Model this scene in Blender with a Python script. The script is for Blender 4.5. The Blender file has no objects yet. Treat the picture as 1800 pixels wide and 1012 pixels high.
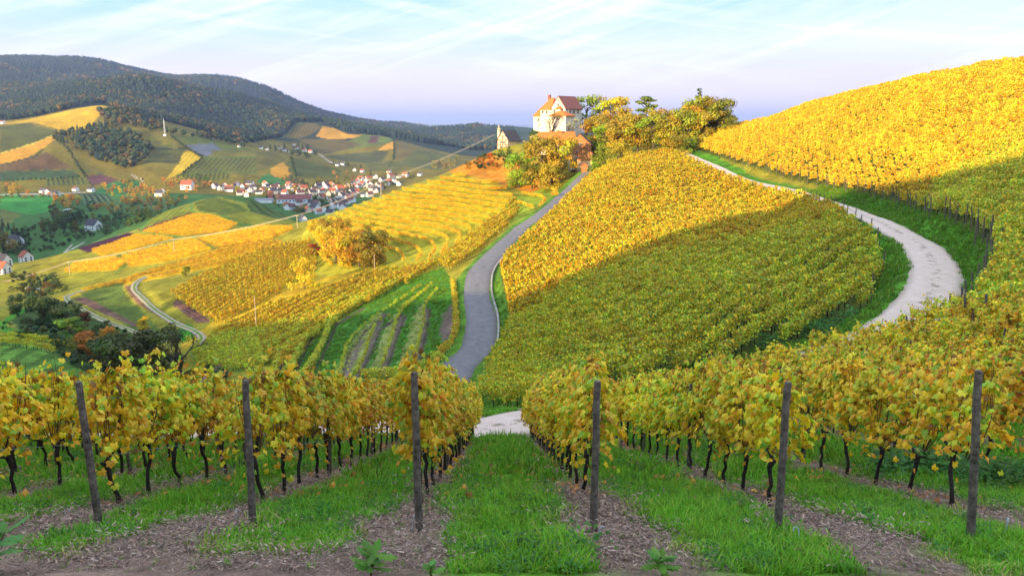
import bpy, bmesh, math, random
import numpy as np
from mathutils import Vector, Matrix
random.seed(7); RNG = np.random.default_rng(7)
scene = bpy.context.scene
col = scene.collection

# ------------------------------------------------------------------ camera, sky, sun, exposure
F = 1413.0; VH = 216.0                      # focal length and eye level of the photograph, in its pixels
HAZE_D = 5.8e-5
PITCH = math.atan((506 - VH) / F)
CT, ST = math.cos(PITCH), math.sin(PITCH)
cam_d = bpy.data.cameras.new('camera'); cam = bpy.data.objects.new('camera', cam_d); col.objects.link(cam)
cam_d.sensor_width = 36; cam_d.lens = 36 * F / 1800
cam.rotation_euler = (math.pi / 2 - PITCH, 0, 0); cam.location = (0, 0, 0)
cam_d.clip_start = 0.1; cam_d.clip_end = 120000
scene.camera = cam
SUN_EL = math.radians(11.0); SUN_TR = math.radians(53)      # light travels to the right and 53 degrees away from the viewer
TRAV = Vector((math.cos(SUN_TR), math.sin(SUN_TR), 0))
sd = Vector((TRAV.x * math.cos(SUN_EL), TRAV.y * math.cos(SUN_EL), -math.sin(SUN_EL)))
sun_d = bpy.data.lights.new('sun', 'SUN'); sun_o = bpy.data.objects.new('sun', sun_d); col.objects.link(sun_o)
sun_d.energy = 2.75; sun_d.angle = math.radians(0.6); sun_d.color = (1.0, 0.71, 0.38)
sun_o.rotation_euler = sd.to_track_quat('-Z', 'Y').to_euler()
w = bpy.data.worlds.new('World'); scene.world = w; w.use_nodes = True
nt = w.node_tree; N = nt.nodes; L = nt.links; N.clear()
def nd(t, **k):
    n = N.new(t)
    for a, b in k.items(): setattr(n, a, b)
    return n
out = nd('ShaderNodeOutputWorld'); bg = nd('ShaderNodeBackground'); L.new(bg.outputs[0], out.inputs[0])
sky = nd('ShaderNodeTexSky', sky_type='NISHITA', sun_disc=False)
sky.sun_elevation = SUN_EL
sky.sun_rotation = math.atan2(-TRAV.x, -TRAV.y)               # 0 = +Y, clockwise
sky.altitude = 300; sky.air_density = 1.0; sky.dust_density = 0.6; sky.ozone_density = 2.5
bg.inputs[1].default_value = 0.15
# low air and thin cirrus, the same all round the horizon
tc = nd('ShaderNodeTexCoord'); sep = nd('ShaderNodeSeparateXYZ'); L.new(tc.outputs['Generated'], sep.inputs[0])
def mth(op, a, b=None, clamp=False):
    n = nd('ShaderNodeMath', operation=op, use_clamp=clamp)
    for i, x in enumerate((a, b)):
        if x is None: continue
        if isinstance(x, (int, float)): n.inputs[i].default_value = x
        else: L.new(x, n.inputs[i])
    return n.outputs[0]
def rng_(x, a, b, c, d):
    r = nd('ShaderNodeMapRange', clamp=True, interpolation_type='SMOOTHSTEP')
    for i, v in enumerate((a, b, c, d)): r.inputs[i+1].default_value = v
    L.new(x, r.inputs[0]); return r.outputs[0]
def cirrus(tilt, sc, detail, lo, hi, seed, dist=.6):
    m0 = nd('ShaderNodeMapping'); m0.inputs['Rotation'].default_value = (0, tilt, 0); L.new(tc.outputs['Generated'], m0.inputs[0])
    mp = nd('ShaderNodeMapping'); mp.inputs['Scale'].default_value = sc; mp.inputs['Location'].default_value = (seed, seed*.7, seed*.3); L.new(m0.outputs[0], mp.inputs[0])
    n = nd('ShaderNodeTexNoise'); n.inputs['Scale'].default_value = 1.0; n.inputs['Detail'].default_value = detail; n.inputs['Roughness'].default_value = .6; n.inputs['Distortion'].default_value = dist
    L.new(mp.outputs[0], n.inputs['Vector']); return rng_(n.outputs[0], lo, hi, 0, 1)
c1 = cirrus(math.radians(17), (2.6, 2.6, 34), 8, .46, .70, 3.1)
c2 = cirrus(math.radians(-9), (2.0, 2.0, 46), 8, .50, .74, 9.4)
c3 = cirrus(math.radians(3), (1.6, 1.6, 14), 5, .40, .66, 5.7)
cl = mth('MINIMUM', mth('ADD', mth('MULTIPLY', c3, .45), mth('ADD', mth('MULTIPLY', c1, .5), mth('MULTIPLY', c2, .42))), .92)
cl = mth('MULTIPLY', cl, rng_(sep.outputs[2], .015, .07, .15, 1))
ramp = nd('ShaderNodeValToRGB'); cr = ramp.color_ramp; cr.interpolation = 'B_SPLINE'
for p_, c_ in ((0, (2.95, 2.3, 2.6)), (.055, (2.5, 2.25, 2.62)), (.095, (1.75, 2.25, 2.62)), (.15, (.95, 2.0, 2.42)), (.30, (.7, 1.6, 2.2))):
    el = cr.elements[0] if p_ == 0 else cr.elements.new(p_); el.color = (*[q*.33 for q in c_], 1)
cr.elements.remove(cr.elements[-1]) if cr.elements[-1].position > .99 else None
L.new(sep.outputs[2], ramp.inputs[0])
low = nd('ShaderNodeMix', data_type='RGBA', blend_type='MULTIPLY'); low.inputs[0].default_value = 1; L.new(ramp.outputs[0], low.inputs[6]); low.inputs[7].default_value = (.69/.33, .69/.33, .70/.33, 1); low.clamp_result = False
m1 = nd('ShaderNodeMix', data_type='RGBA'); L.new(rng_(sep.outputs[2], .16, .42, 1, 0), m1.inputs[0]); L.new(sky.outputs[0], m1.inputs[6]); L.new(low.outputs[2], m1.inputs[7])
m2 = nd('ShaderNodeMix', data_type='RGBA'); L.new(cl, m2.inputs[0]); L.new(m1.outputs[2], m2.inputs[6])
cm = nd('ShaderNodeMix', data_type='RGBA'); L.new(rng_(sep.outputs[2], .16, .5, 0, 1), cm.inputs[0]); cm.inputs[6].default_value = (2.0, 2.04, 2.15, 1); cm.inputs[7].default_value = (4.3, 4.2, 4.2, 1); L.new(cm.outputs[2], m2.inputs[7])  # cirrus overhead, out of view, made brighter to lift the ambient light
L.new(m2.outputs[2], bg.inputs[0])
vs = scene.view_settings; vs.view_transform = 'Standard'; vs.look = 'None'; vs.exposure = 2.1; vs.gamma = 1; vs.use_curve_mapping = False
cy_ = scene.cycles; cy_.use_denoising = True; cy_.max_bounces = 6; cy_.diffuse_bounces = 2; cy_.glossy_bounces = 1
cy_.transmission_bounces = 4; cy_.transparent_max_bounces = 4; cy_.volume_bounces = 0; cy_.caustics_reflective = False; cy_.caustics_refractive = False
try: cy_.denoiser = 'OPENIMAGEDENOISE'; cy_.denoising_prefilter = 'ACCURATE'
except Exception: pass

# ------------------------------------------------------------------ helpers
def tag(o, label=None, cat=None, group=None, kind=None):
    if label: o['label'] = label
    if cat: o['category'] = cat
    if group: o['group'] = group
    if kind: o['kind'] = kind
    return o
def empty(name, loc, rz=0.0):
    o = bpy.data.objects.new(name, None); col.objects.link(o); o.location = loc; o.rotation_euler = (0, 0, rz)
    o.empty_display_size = 0.2
    return o
def meshdata(name, V, Fc, mats=(), colors=None, smooth=False, midx=None):
    me = bpy.data.meshes.new(name)
    me.from_pydata([tuple(map(float, v)) for v in V] if not isinstance(V, np.ndarray) else V.tolist(), [], Fc if not isinstance(Fc, np.ndarray) else Fc.tolist())
    for m in mats: me.materials.append(m)
    if colors is not None:
        a = me.color_attributes.new('Col', 'FLOAT_COLOR', 'POINT')
        c = np.ones((len(me.vertices), 4), np.float32); c[:, :3] = colors
        a.data.foreach_set('color', c.ravel())
    if smooth: me.polygons.foreach_set('use_smooth', [True] * len(me.polygons))
    if midx is not None: me.polygons.foreach_set('material_index', midx)
    me.update(); return me
def link(name, me, parent=None, loc=None):
    o = bpy.data.objects.new(name, me); col.objects.link(o)
    if parent: o.parent = parent
    if loc is not None: o.location = loc
    return o
def copy_tree(o, parent=None):
    c = o.copy(); col.objects.link(c); c.parent = parent
    for ch in o.children: copy_tree(ch, c)
    return c
class MB:                                   # collects shapes into one mesh
    def __init__(s): s.V = []; s.F = []; s.C = []
    def add(s, V, Fc, c=(1, 1, 1)):
        b = len(s.V); s.V += [tuple(v) for v in V]; s.F += [tuple(i + b for i in f) for f in Fc]; s.C += [c] * len(V)
    def box(s, x0, x1, y0, y1, z0, z1, c=(1, 1, 1)):
        s.add([(x0,y0,z0),(x1,y0,z0),(x1,y1,z0),(x0,y1,z0),(x0,y0,z1),(x1,y0,z1),(x1,y1,z1),(x0,y1,z1)],
              [(0,3,2,1),(4,5,6,7),(0,1,5,4),(1,2,6,5),(2,3,7,6),(3,0,4,7)], c)
    def tube(s, pts, rad, n=6, c=(1, 1, 1), cap=True):
        b = len(s.V); pts = [Vector(p) for p in pts]
        for i, p in enumerate(pts):
            d = (pts[min(i+1, len(pts)-1)] - pts[max(i-1, 0)]).normalized()
            a = d.orthogonal().normalized() if i == 0 else (a - d * a.dot(d)).normalized()
            q = d.cross(a); r = rad[i] if hasattr(rad, '__len__') else rad
            for k in range(n):
                t = 2*math.pi*k/n; s.V.append(tuple(p + (a*math.cos(t) + q*math.sin(t))*r)); s.C.append(c)
        for i in range(len(pts)-1):
            for k in range(n):
                s.F.append((b+i*n+k, b+i*n+(k+1) % n, b+(i+1)*n+(k+1) % n, b+(i+1)*n+k))
        if cap:
            s.F.append(tuple(b+k for k in range(n))[::-1]); s.F.append(tuple(b+(len(pts)-1)*n+k for k in range(n)))
    def mesh(s, name, *mats, smooth=False): return meshdata(name, s.V, s.F, mats, np.array(s.C) if s.C else None, smooth)
    def build(s, name, mat, parent=None, loc=None, smooth=False): return link(name, s.mesh(name, mat, smooth=smooth), parent, loc)

# ------------------------------------------------------------------ materials
def newmat(name):
    m = bpy.data.materials.new(name); m.use_nodes = True; t = m.node_tree; t.nodes.clear()
    o = t.nodes.new('ShaderNodeOutputMaterial'); return m, t, o
def noise(t, scale, detail=4, rough=.6, coord='Object', vec=None):
    n = t.nodes.new('ShaderNodeTexNoise'); n.inputs['Scale'].default_value = scale; n.inputs['Detail'].default_value = detail; n.inputs['Roughness'].default_value = rough
    if vec is None:
        c = t.nodes.new('ShaderNodeTexCoord'); vec = c.outputs[coord]
    t.links.new(vec, n.inputs['Vector']); return n.outputs[0]
def mrange(t, x, a, b, c, d, smooth=False):
    n = t.nodes.new('ShaderNodeMapRange'); n.clamp = True
    if smooth: n.interpolation_type = 'SMOOTHSTEP'
    for i, v in enumerate((a, b, c, d)): n.inputs[i+1].default_value = v
    t.links.new(x, n.inputs[0]); return n.outputs[0]
def mixc(t, fac, a, b, blend='MIX'):
    n = t.nodes.new('ShaderNodeMix'); n.data_type = 'RGBA'; n.blend_type = blend
    for s, x in ((0, fac), (6, a), (7, b)):
        if isinstance(x, (int, float)): n.inputs[s].default_value = x
        elif isinstance(x, tuple): n.inputs[s].default_value = (*x, 1)
        else: t.links.new(x, n.inputs[s])
    return n.outputs[2]
def mval(t, op, a, b):
    n = t.nodes.new('ShaderNodeMath'); n.operation = op
    for i, x in enumerate((a, b)):
        if isinstance(x, (int, float)): n.inputs[i].default_value = x
        else: t.links.new(x, n.inputs[i])
    return n.outputs[0]
def attr(t, name, typ='GEOMETRY'):
    n = t.nodes.new('ShaderNodeAttribute'); n.attribute_name = name; n.attribute_type = typ; return n
def bump(t, h, strength=.5, dist=.05):
    n = t.nodes.new('ShaderNodeBump'); n.inputs['Strength'].default_value = strength; n.inputs['Distance'].default_value = dist
    t.links.new(h, n.inputs['Height']); return n.outputs[0]
def princ(t, o, color, rough=.8, normal=None, spec=.3):
    p = t.nodes.new('ShaderNodeBsdfPrincipled'); p.inputs['Roughness'].default_value = rough; p.inputs['Specular IOR Level'].default_value = spec
    if isinstance(color, tuple): p.inputs['Base Color'].default_value = (*color, 1)
    else: t.links.new(color, p.inputs['Base Color'])
    if normal is not None: t.links.new(normal, p.inputs['Normal'])
    t.links.new(p.outputs[0], o.inputs[0]); return p
def plain(name, c, rough=.8, var=.35, scale=2.0, bstr=.3, bdist=.02, spec=.3, use_col=False, use_obj=False):
    m, t, o = newmat(name)
    base = c
    if use_obj:
        oi = t.nodes.new('ShaderNodeObjectInfo'); base = oi.outputs['Color']
    if use_col: base = mixc(t, 1.0, base, attr(t, 'Col').outputs[0], 'MULTIPLY')
    n = noise(t, scale, 6, .65)
    k = mrange(t, n, .3, .7, 1 - var, 1 + var)
    kc = t.nodes.new('ShaderNodeCombineColor')
    for i in range(3): t.links.new(k, kc.inputs[i])
    cc = mixc(t, 1.0, base, kc.outputs[0], 'MULTIPLY')
    princ(t, o, cc, rough, bump(t, n, bstr, bdist), spec); return m
def leafmat(name, c=None, trans=.35, obj=True, rnd=.25, spec=.25, patch=None):
    """leaf colour = per-leaf colour (Col) x the plant's own tint, partly translucent"""
    m, t, o = newmat(name)
    base = attr(t, 'Col').outputs[0]
    oi = t.nodes.new('ShaderNodeObjectInfo')
    if obj: base = mixc(t, 1.0, base, oi.outputs['Color'], 'MULTIPLY')
    hs = t.nodes.new('ShaderNodeHueSaturation'); t.links.new(base, hs.inputs['Color'])
    t.links.new(mrange(t, oi.outputs['Random'], 0, 1, 1 - rnd, 1 + rnd), hs.inputs['Value'])
    t.links.new(mrange(t, oi.outputs['Random'], 0, 1, .5 - .012, .5 + .012), hs.inputs['Hue'])
    if patch:                                   # patches of riper and greener plants, fixed to the place
        geo = t.nodes.new('ShaderNodeNewGeometry'); pn = noise(t, patch[0], 4, .6, vec=geo.outputs['Position'])
        hs2 = mixc(t, mrange(t, pn, .52, .70, 0, patch[3]), hs.outputs[0], patch[1], 'MULTIPLY'); hs2 = mixc(t, mrange(t, pn, .48, .30, 0, patch[3]), hs2, patch[2], 'MULTIPLY')
        rr_ = t.nodes.new('NodeReroute'); t.links.new(hs2, rr_.inputs[0]); hs = rr_
    p = t.nodes.new('ShaderNodeBsdfPrincipled'); p.inputs['Roughness'].default_value = .55; p.inputs['Specular IOR Level'].default_value = spec
    t.links.new(hs.outputs[0], p.inputs['Base Color'])
    tr = t.nodes.new('ShaderNodeBsdfTranslucent'); t.links.new(hs.outputs[0], tr.inputs[0])
    mx = t.nodes.new('ShaderNodeMixShader'); mx.inputs[0].default_value = trans
    t.links.new(p.outputs[0], mx.inputs[1]); t.links.new(tr.outputs[0], mx.inputs[2]); t.links.new(mx.outputs[0], o.inputs[0])
    return m

# ------------------------------------------------------------------ pixel <-> world
def proj(X, Y, Z):
    d = Y * CT - Z * ST; up = Y * ST + Z * CT
    return 900 + F * X / d, 506 - F * up / d
def ray(u, v):
    a = (np.asarray(u, float) - 900) / F; b = (506 - np.asarray(v, float)) / F
    y = CT + b * ST
    return a / y, (b * CT - ST) / y              # X/Y and Z/Y
def px(u, v, Y):
    s, t = ray(u, v); return (float(s * Y), float(Y), float(t * Y))

# ------------------------------------------------------------------ terrain: survey points (pixel, pixel, distance) and a smooth surface through them
CP = []
def fore(X, Y):
    rise = .34 * max(0.0, X - 3) * min(1.0, max(0.0, (Y - 12) / 30)) ** 1.0
    return -1.65 - .355 * Y + rise
for Y in (1.5, 3, 6, 9, 12, 17, 24, 33, 42):
    for s in (-1.3, -.9, -.6, -.35, -.1, .1, .3, .5, .7, .9, 1.3):
        X = s * Y
        if Y > 32 and X > 14: continue
        CP.append((X, Y, fore(X, Y)))
SURVEY = """
-150 700 55; 100 720 58; 300 715 58; 500 715 58; 700 722 55; 850 733 51; 950 705 54; 1050 690 52; 1150 668 52; 1240 648 53; 1350 622 53; 1450 590 54
1550 600 44; 1610 560 47; 1650 520 51; 1660 480 58; 1640 440 68; 1590 400 84; 1560 470 70; 1530 520 62; 1480 365 120; 1400 335 150; 1330 315 180; 1250 282 215; 1205 266 240
1720 560 42; 1760 600 33; 1780 500 46; 1790 420 57; 1700 420 68; 1720 340 86; 1800 320 80; 1700 280 108; 1800 220 105; 1600 330 105; 1600 260 130; 1500 315 128; 1500 260 160; 1400 300 160; 1400 240 190; 1310 270 205
1290 228 252; 1400 202 215; 1500 178 195; 1600 155 175; 1700 138 155; 1800 122 140; 1950 95 125; 2200 60 110; 2500 60 90; 2000 300 75; 2000 500 40; 2300 450 38
1000 590 74; 1150 580 65; 1300 560 60; 1000 500 102; 920 540 104; 890 580 98; 850 640 86; 870 690 70; 780 690 72; 1150 480 90; 1300 480 80; 1430 500 70; 1300 400 115; 1450 430 82; 1150 390 142; 1000 420 146; 920 460 137; 1070 340 190; 1200 330 178; 1150 300 208; 1050 312 236; 1100 285 240; 1180 266 243; 980 355 205
800 655 88; 830 600 101; 845 540 116; 840 490 131; 870 450 150; 905 410 180; 950 376 210; 1000 335 240; 1025 308 258
780 610 99; 720 640 100; 650 630 111; 560 655 112; 500 655 118; 420 650 128; 350 655 136; 250 675 138; 150 650 125; 50 650 105; -100 660 95; -300 680 90
60 605 135; 0 590 150; 160 600 155; 330 600 162; 450 575 167; 560 560 160; 650 540 152; 720 520 148; 780 490 150; 800 540 122
850 430 180; 900 385 212; 700 490 182; 600 510 185; 520 520 188; 400 540 195; 350 575 178; 240 560 190; 150 575 180; 60 570 185; -100 580 180; 250 520 215; 330 510 212; 120 525 228; 0 550 205
700 440 225; 640 468 215; 560 490 212; 460 505 213; 400 480 238; 460 455 250; 540 440 255; 300 488 245; 700 385 258; 800 380 248; 800 420 222; 880 380 232; 900 345 254; 860 330 270; 980 320 262
800 312 300; 720 327 300; 650 352 298; 590 374 290; 540 398 283; 500 402 300; 870 300 300; 850 275 325; 810 292 320; 900 262 322; 890 255 335; 985 245 317; 967 249 303; 1006 252 301; 940 253 309; 980 263 289; 1035 236 328; 1086 229 322; 1060 240 318; 1130 234 305; 1010 292 275; 1040 285 270; 1060 262 290; 1100 258 290; 1150 240 295; 1200 238 280; 1250 232 275; 950 283 286; 920 320 280
400 405 345; 330 420 345; 250 435 335; 150 475 310; 80 500 295; 0 525 270; -120 540 260; 440 395 400; 380 378 425; 300 395 405; 240 412 395; 150 440 375; 60 468 350; -50 490 330; 380 347 515; 440 348 520; 320 362 490; 460 372 470; 510 388 430
45 458 505; 0 440 540; 100 430 560; 170 400 640; 100 395 670; 0 400 650; 250 365 800; 60 360 850; 170 348 950; 320 338 1020; 420 338 1050; 480 365 900; 550 372 880; 600 350 1000; 550 335 1080; 650 322 1180; 720 310 1250; -150 400 700; -150 345 1000; 800 300 1300
0 330 1060; 100 326 1080; 200 325 1120; 45 280 1250; 90 245 1400; 0 262 1330; -150 270 1300; 0 222 1600; 100 204 1680; 180 186 1720; 160 230 1480; 200 270 1330; 250 290 1240; 240 240 1460; 240 205 1700; 300 236 1500; 280 260 1400; 340 275 1330; 350 316 1130; 420 290 1300; 400 255 1560; 460 270 1520; 520 285 1420; 590 310 1280; 500 320 1150; -150 215 1650
430 243 1850; 490 262 1850; 570 285 1600; 620 300 1420; 640 280 1800; 540 245 2100; 545 218 2350; 600 232 2250; 680 243 2150; 750 268 1900; 820 268 2300; 700 295 1500; 780 285 1800
0 185 2400; 90 165 2500; 180 152 2550; 235 142 2550; 300 155 2600; 330 185 2350; 350 215 2100; 440 225 2250; 420 180 2750; 500 207 2800; 600 224 3000; 700 240 3000; 800 252 3000; 860 258 3000; 120 185 2050; -150 190 2300
-200 108 4400; 0 108 4400; 100 107 4400; 180 112 4400; 250 131 4400; 320 143 4500; 400 143 4600; 450 155 4700; 500 178 4800; 560 199 4900; 640 215 5000; 720 226 5000; 800 240 4800; 860 250 4500
100 150 3300; 250 165 3300; 400 168 3700; 550 205 4000; 700 234 4000
"""
for tok in SURVEY.replace('\n', ';').split(';'):
    if tok.strip():
        u, v, Y = map(float, tok.split()); CP.append(px(u, v, Y))
def lowpt(s, Y, z): CP.append((s * Y, Y, z))
for s in (-1.2, -.9, -.66, -.5, -.35, -.2, -.05): lowpt(s, 7500, 60 if s < -.25 else -80)
for s in (-1.2, -.66, -.4, -.2, 0, .3, .66, 1.2):
    for Y in (13000, 22000, 45000): lowpt(s, Y, -85)
for s in (.05, .2, .35, .5, .66, .9, 1.2):
    for Y, z in ((420, -30), (700, -60), (1300, -78), (2500, -82), (4500, -85), (7500, -85)): lowpt(s, Y, z)
lowpt(-.02, 420, -45); lowpt(-.03, 700, -70); lowpt(.1, 360, -20); lowpt(.3, 300, -8); lowpt(.42, 260, 0); lowpt(.6, 200, 5)
CP.append(px(700, 214, 9000)); CP.append(px(660, 219, 9000)); CP.append(px(760, 221, 9000)); CP.append(px(900, 226, 9000))
CP.append(px(900, 226, 3600)); lowpt(-.02, 2500, -80); lowpt(-.02, 1300, -78)
# hidden dips behind crests
lowpt(-.2, 360, -45); lowpt(-.12, 370, -38); lowpt(-.28, 560, -70); lowpt(-.35, 620, -80); lowpt(-.24, 600, -80); lowpt(-.18, 500, -68); lowpt(-.1, 520, -62); lowpt(-.13, 800, -82)
lowpt(-.6, 2050, 20); lowpt(-.5, 1950, 25)
for s, z in ((-1.2, -60), (-.9, -60)):
    for Y in (200, 300, 450): lowpt(s, Y, z + (12 if Y == 200 else 0))
for s in (-1.2, -.9): lowpt(s, 110, -38); lowpt(s, 700, -75); lowpt(s, 1050, -75); lowpt(s, 1600, 0); lowpt(s, 2400, 60); lowpt(s, 4400, 330)
CP = np.array(CP)
KS = 2.2
def par(X, Y): return np.stack([KS * X / Y, np.log(Y)], -1)
cpar = par(CP[:, 0], CP[:, 1]); cval = CP[:, 2] / CP[:, 1] + 1.65 / CP[:, 1]
def tps(r2): return .5 * r2 * np.log(r2 + 1e-12)
NCP = len(CP)
D2 = ((cpar[:, None] - cpar[None]) ** 2).sum(-1)
A = np.zeros((NCP + 3, NCP + 3)); A[:NCP, :NCP] = tps(D2) + np.eye(NCP) * 4e-4
A[:NCP, NCP] = 1; A[:NCP, NCP+1:] = cpar; A[NCP, :NCP] = 1; A[NCP+1:, :NCP] = cpar.T
W = np.linalg.solve(A, np.concatenate([cval, np.zeros(3)]))
_LAT = np.random.default_rng(11).uniform(-1, 1, (256, 256))
def vnoise(X, Y):
    i = np.floor(X).astype(int); j = np.floor(Y).astype(int); a = X - i; b = Y - j
    a = a*a*a*(a*(a*6-15)+10); b = b*b*b*(b*(b*6-15)+10)
    g = lambda p, q: _LAT[p & 255, q & 255]
    return g(i, j)*(1-a)*(1-b) + g(i+1, j)*a*(1-b) + g(i, j+1)*(1-a)*b + g(i+1, j+1)*a*b
def rnoise(X, Y, wl, seed, octaves=4):
    s = 0.0; a = 1.0
    for o in range(octaves):
        th = seed * 1.3 + o * 1.1; c, d = math.cos(th), math.sin(th)
        s = s + a * vnoise((X*c - Y*d)/wl + seed*17.3, (X*d + Y*c)/wl + seed*9.1); a *= .5; wl *= .5
    return s
def sstep(x, a, b):
    t = np.clip((x - a) / (b - a), 0, 1); return t * t * (3 - 2 * t)
def height_raw(X, Y):
    P = par(X, Y); T = np.empty(len(P))
    for i in range(0, len(P), 20000):
        q = P[i:i+20000]; T[i:i+20000] = tps(((q[:, None] - cpar[None]) ** 2).sum(-1)) @ W[:NCP] + W[NCP] + q @ W[NCP+1:]
    Z = T * Y - 1.65
    Z = Z + rnoise(X, Y, 420, 5) * 16 * sstep(Y, 1900, 3200) * (1 - sstep(Y, 5500, 7000))
    Z = Z + rnoise(X, Y, 160, 6, 3) * 2.2 * sstep(Y, 500, 1200) * (1 - sstep(Y, 5500, 7000))
    Z = Z + rnoise(X, Y, 14, 8, 3) * .22 * sstep(Y, 55, 110) * (1 - sstep(Y, 600, 900))
    Z = Z + rnoise(X, Y, 1.1, 9, 3) * .035 * (1 - sstep(Y, 30, 60))
    return np.maximum(Z, -96)
def seg(a, b, k): return np.linspace(math.log(a), math.log(b), k, endpoint=False)
GY = np.concatenate([seg(1.5, 7, 12), seg(7, 14, 60), seg(14, 55, 70), seg(55, 130, 100), seg(130, 420, 150), seg(420, 1000, 70), seg(1000, 2800, 130), seg(2800, 6500, 80), seg(6500, 45000, 20), [math.log(45000)]])
GS = np.concatenate([np.linspace(-1.25, -.68, 24, endpoint=False), np.linspace(-.68, .68, 560, endpoint=False), np.linspace(.68, 1.25, 24)])
gs, gy = np.meshgrid(GS, np.exp(GY)); GX = gs * gy
GZ = height_raw(GX.ravel(), gy.ravel()).reshape(gs.shape)
def _bil(G, X, Y):
    X = np.asarray(X, float); Y = np.asarray(Y, float)
    s = np.clip(X / Y, GS[0], GS[-1] - 1e-9); l = np.clip(np.log(Y), GY[0], GY[-1] - 1e-9)
    i = np.clip(np.searchsorted(GY, l, 'right') - 1, 0, len(GY) - 2); j = np.clip(np.searchsorted(GS, s, 'right') - 1, 0, len(GS) - 2)
    a = (l - GY[i]) / (GY[i+1] - GY[i]); b = (s - GS[j]) / (GS[j+1] - GS[j])
    return (G[i, j]*(1-a)*(1-b) + G[i+1, j]*a*(1-b) + G[i, j+1]*(1-a)*b + G[i+1, j+1]*a*b)
def H(X, Y): return _bil(GZ, X, Y)
_YS = np.exp(np.linspace(math.log(4), math.log(40000), 2400))
def hit(u, v, y0=4.0, y1=40000.0):
    """first ground point seen at a pixel, between two distances"""
    s, t = ray(u, v); Y = _YS[(_YS >= y0) & (_YS <= y1)]
    d = H(s * Y, Y) / Y - t
    k = np.nonzero(d >= 0)[0]
    if len(k) == 0: i = int(np.argmax(d)); y = Y[i]
    elif k[0] == 0: y = Y[0]
    else:
        i = k[0]; f = -d[i-1] / (d[i] - d[i-1]); y = Y[i-1] + f * (Y[i] - Y[i-1])
    x = float(s * y); return Vector((x, float(y), float(H(x, y))))
def inpoly(u, v, poly):
    u = np.asarray(u); v = np.asarray(v); c = np.zeros(u.shape, bool); k = len(poly)
    for i in range(k):
        x0, y0 = poly[i]; x1, y1 = poly[(i+1) % k]
        if y0 == y1: continue
        m = ((y0 > v) != (y1 > v)) & (u < (x1 - x0) * (v - y0) / (y1 - y0) + x0); c ^= m
    return c
# ------------------------------------------------------------------ roads and tracks: level the ground under them
def spline(P, step):
    P = [Vector(p) for p in P]; P = [P[0]*2 - P[1]] + P + [P[-1]*2 - P[-2]]; o = []
    for i in range(1, len(P)-2):
        k = max(2, int((P[i+1]-P[i]).length / step))
        for j in range(k):
            t = j / k; a, b, c, d = P[i-1], P[i], P[i+1], P[i+2]
            o.append(.5*((2*b) + (c-a)*t + (2*a-5*b+4*c-d)*t*t + (3*b-a-3*c+d)*t**3))
    o.append(P[-2]); return o
def path(px_list, y0, y1, step=1.0, smooth=9):
    pts = [hit(*p, y0, y1) if len(p) == 2 else (Vector(p[:3]) if len(p) == 3 else hit(p[0], p[1], p[2], p[3])) for p in px_list]
    pts = [Vector((p.x, p.y, 0)) for p in pts]
    S = spline(pts, step); x = np.array([p.x for p in S]); y = np.array([p.y for p in S]); z = H(x, y)
    k = np.ones(smooth) / smooth; z = np.convolve(np.pad(z, smooth//2, mode='edge'), k, 'valid')
    return np.stack([x, y, z], 1)
def near_path(P, X, Y, r):
    """distance to a path and the path's height there, for points closer than r"""
    m = (X > P[:, 0].min()-r) & (X < P[:, 0].max()+r) & (Y > P[:, 1].min()-r) & (Y < P[:, 1].max()+r)
    D = np.full(X.shape, 1e9); Zp = np.zeros(X.shape); xi = X[m]; yi = Y[m]; d = np.empty(len(xi)); zz = np.empty(len(xi))
    for i in range(0, len(xi), 20000):
        dd = (xi[i:i+20000, None]-P[None, :, 0])**2 + (yi[i:i+20000, None]-P[None, :, 1])**2
        k = dd.argmin(1); d[i:i+20000] = np.sqrt(dd[np.arange(len(k)), k]); zz[i:i+20000] = P[k, 2]
    D[m] = d; Zp[m] = zz; return D, Zp
def level(P, w, apron):
    D, Zp = near_path(P, GX, gy, w/2 + apron)
    t = 1 - sstep(D, w/2 + .3, w/2 + apron)
    GZ[:] = np.where(D < w/2 + apron, GZ*(1-t) + (Zp - .07)*t, GZ)
    return D
TRACK = path([px(1190,262,246), px(1225,277,222), px(1262,293,202), px(1330,316,172), px(1400,337,147), px(1480,362,118), (1555,394,70,120),(1612,428,60,90),(1643,470,50,75),(1638,512,44,64),(1600,556,40,55),(1540,600,38,52),
              (1400,650,38,50),(1250,695,38,50),(1080,735,38,50),(920,757,38,50),(780,772,36,50),(650,783,36,50),(400,795,34,50),(100,805,34,50),(-300,815,34,50)], 30, 260, .8, 15)
_k = 41; _zs = np.convolve(np.pad(TRACK[:, 2], _k//2, mode='edge'), np.ones(_k)/_k, 'valid'); _f = sstep(TRACK[:, 1], 80, 110); TRACK[:, 2] = TRACK[:, 2]*(1-_f) + _zs*_f
ROAD = path([(760,705,60,90),(800,655,75,100),(838,610,90,112),(846,560,104,124),(838,510,118,140),(848,470,130,155),(880,435,150,175),(915,402,172,200),(950,376,195,222),(985,346,215,245),(1015,318,235,262),(1035,298,245,275)], 60, 280, 1.0, 15)
DTRACK = path([(400,452,230,275),(300,478,225,262),(250,490,215,255),(236,507,205,235),(262,535,190,215),(300,562,175,200),(338,580,165,185),(354,592,158,180),(345,606,150,172)], 150, 280, 1.5, 9)
DTRACK2 = path([(150,508,225,250),(120,520,215,240),(122,530,210,232),(165,555,180,210),(240,584,160,190),(290,600,150,175)], 150, 260, 1.5, 9)
TRACK_W, ROAD_W = 3.6, 4.2
level(TRACK[TRACK[:, 1] > 95], TRACK_W, 9.0); D_track = level(TRACK, TRACK_W, 2.0); D_road = level(ROAD, ROAD_W, 2.5); level(DTRACK, 2.6, 2.0); level(DTRACK2, 2.4, 2.0)
TRACKXY = TRACK[:, :2]
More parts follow.
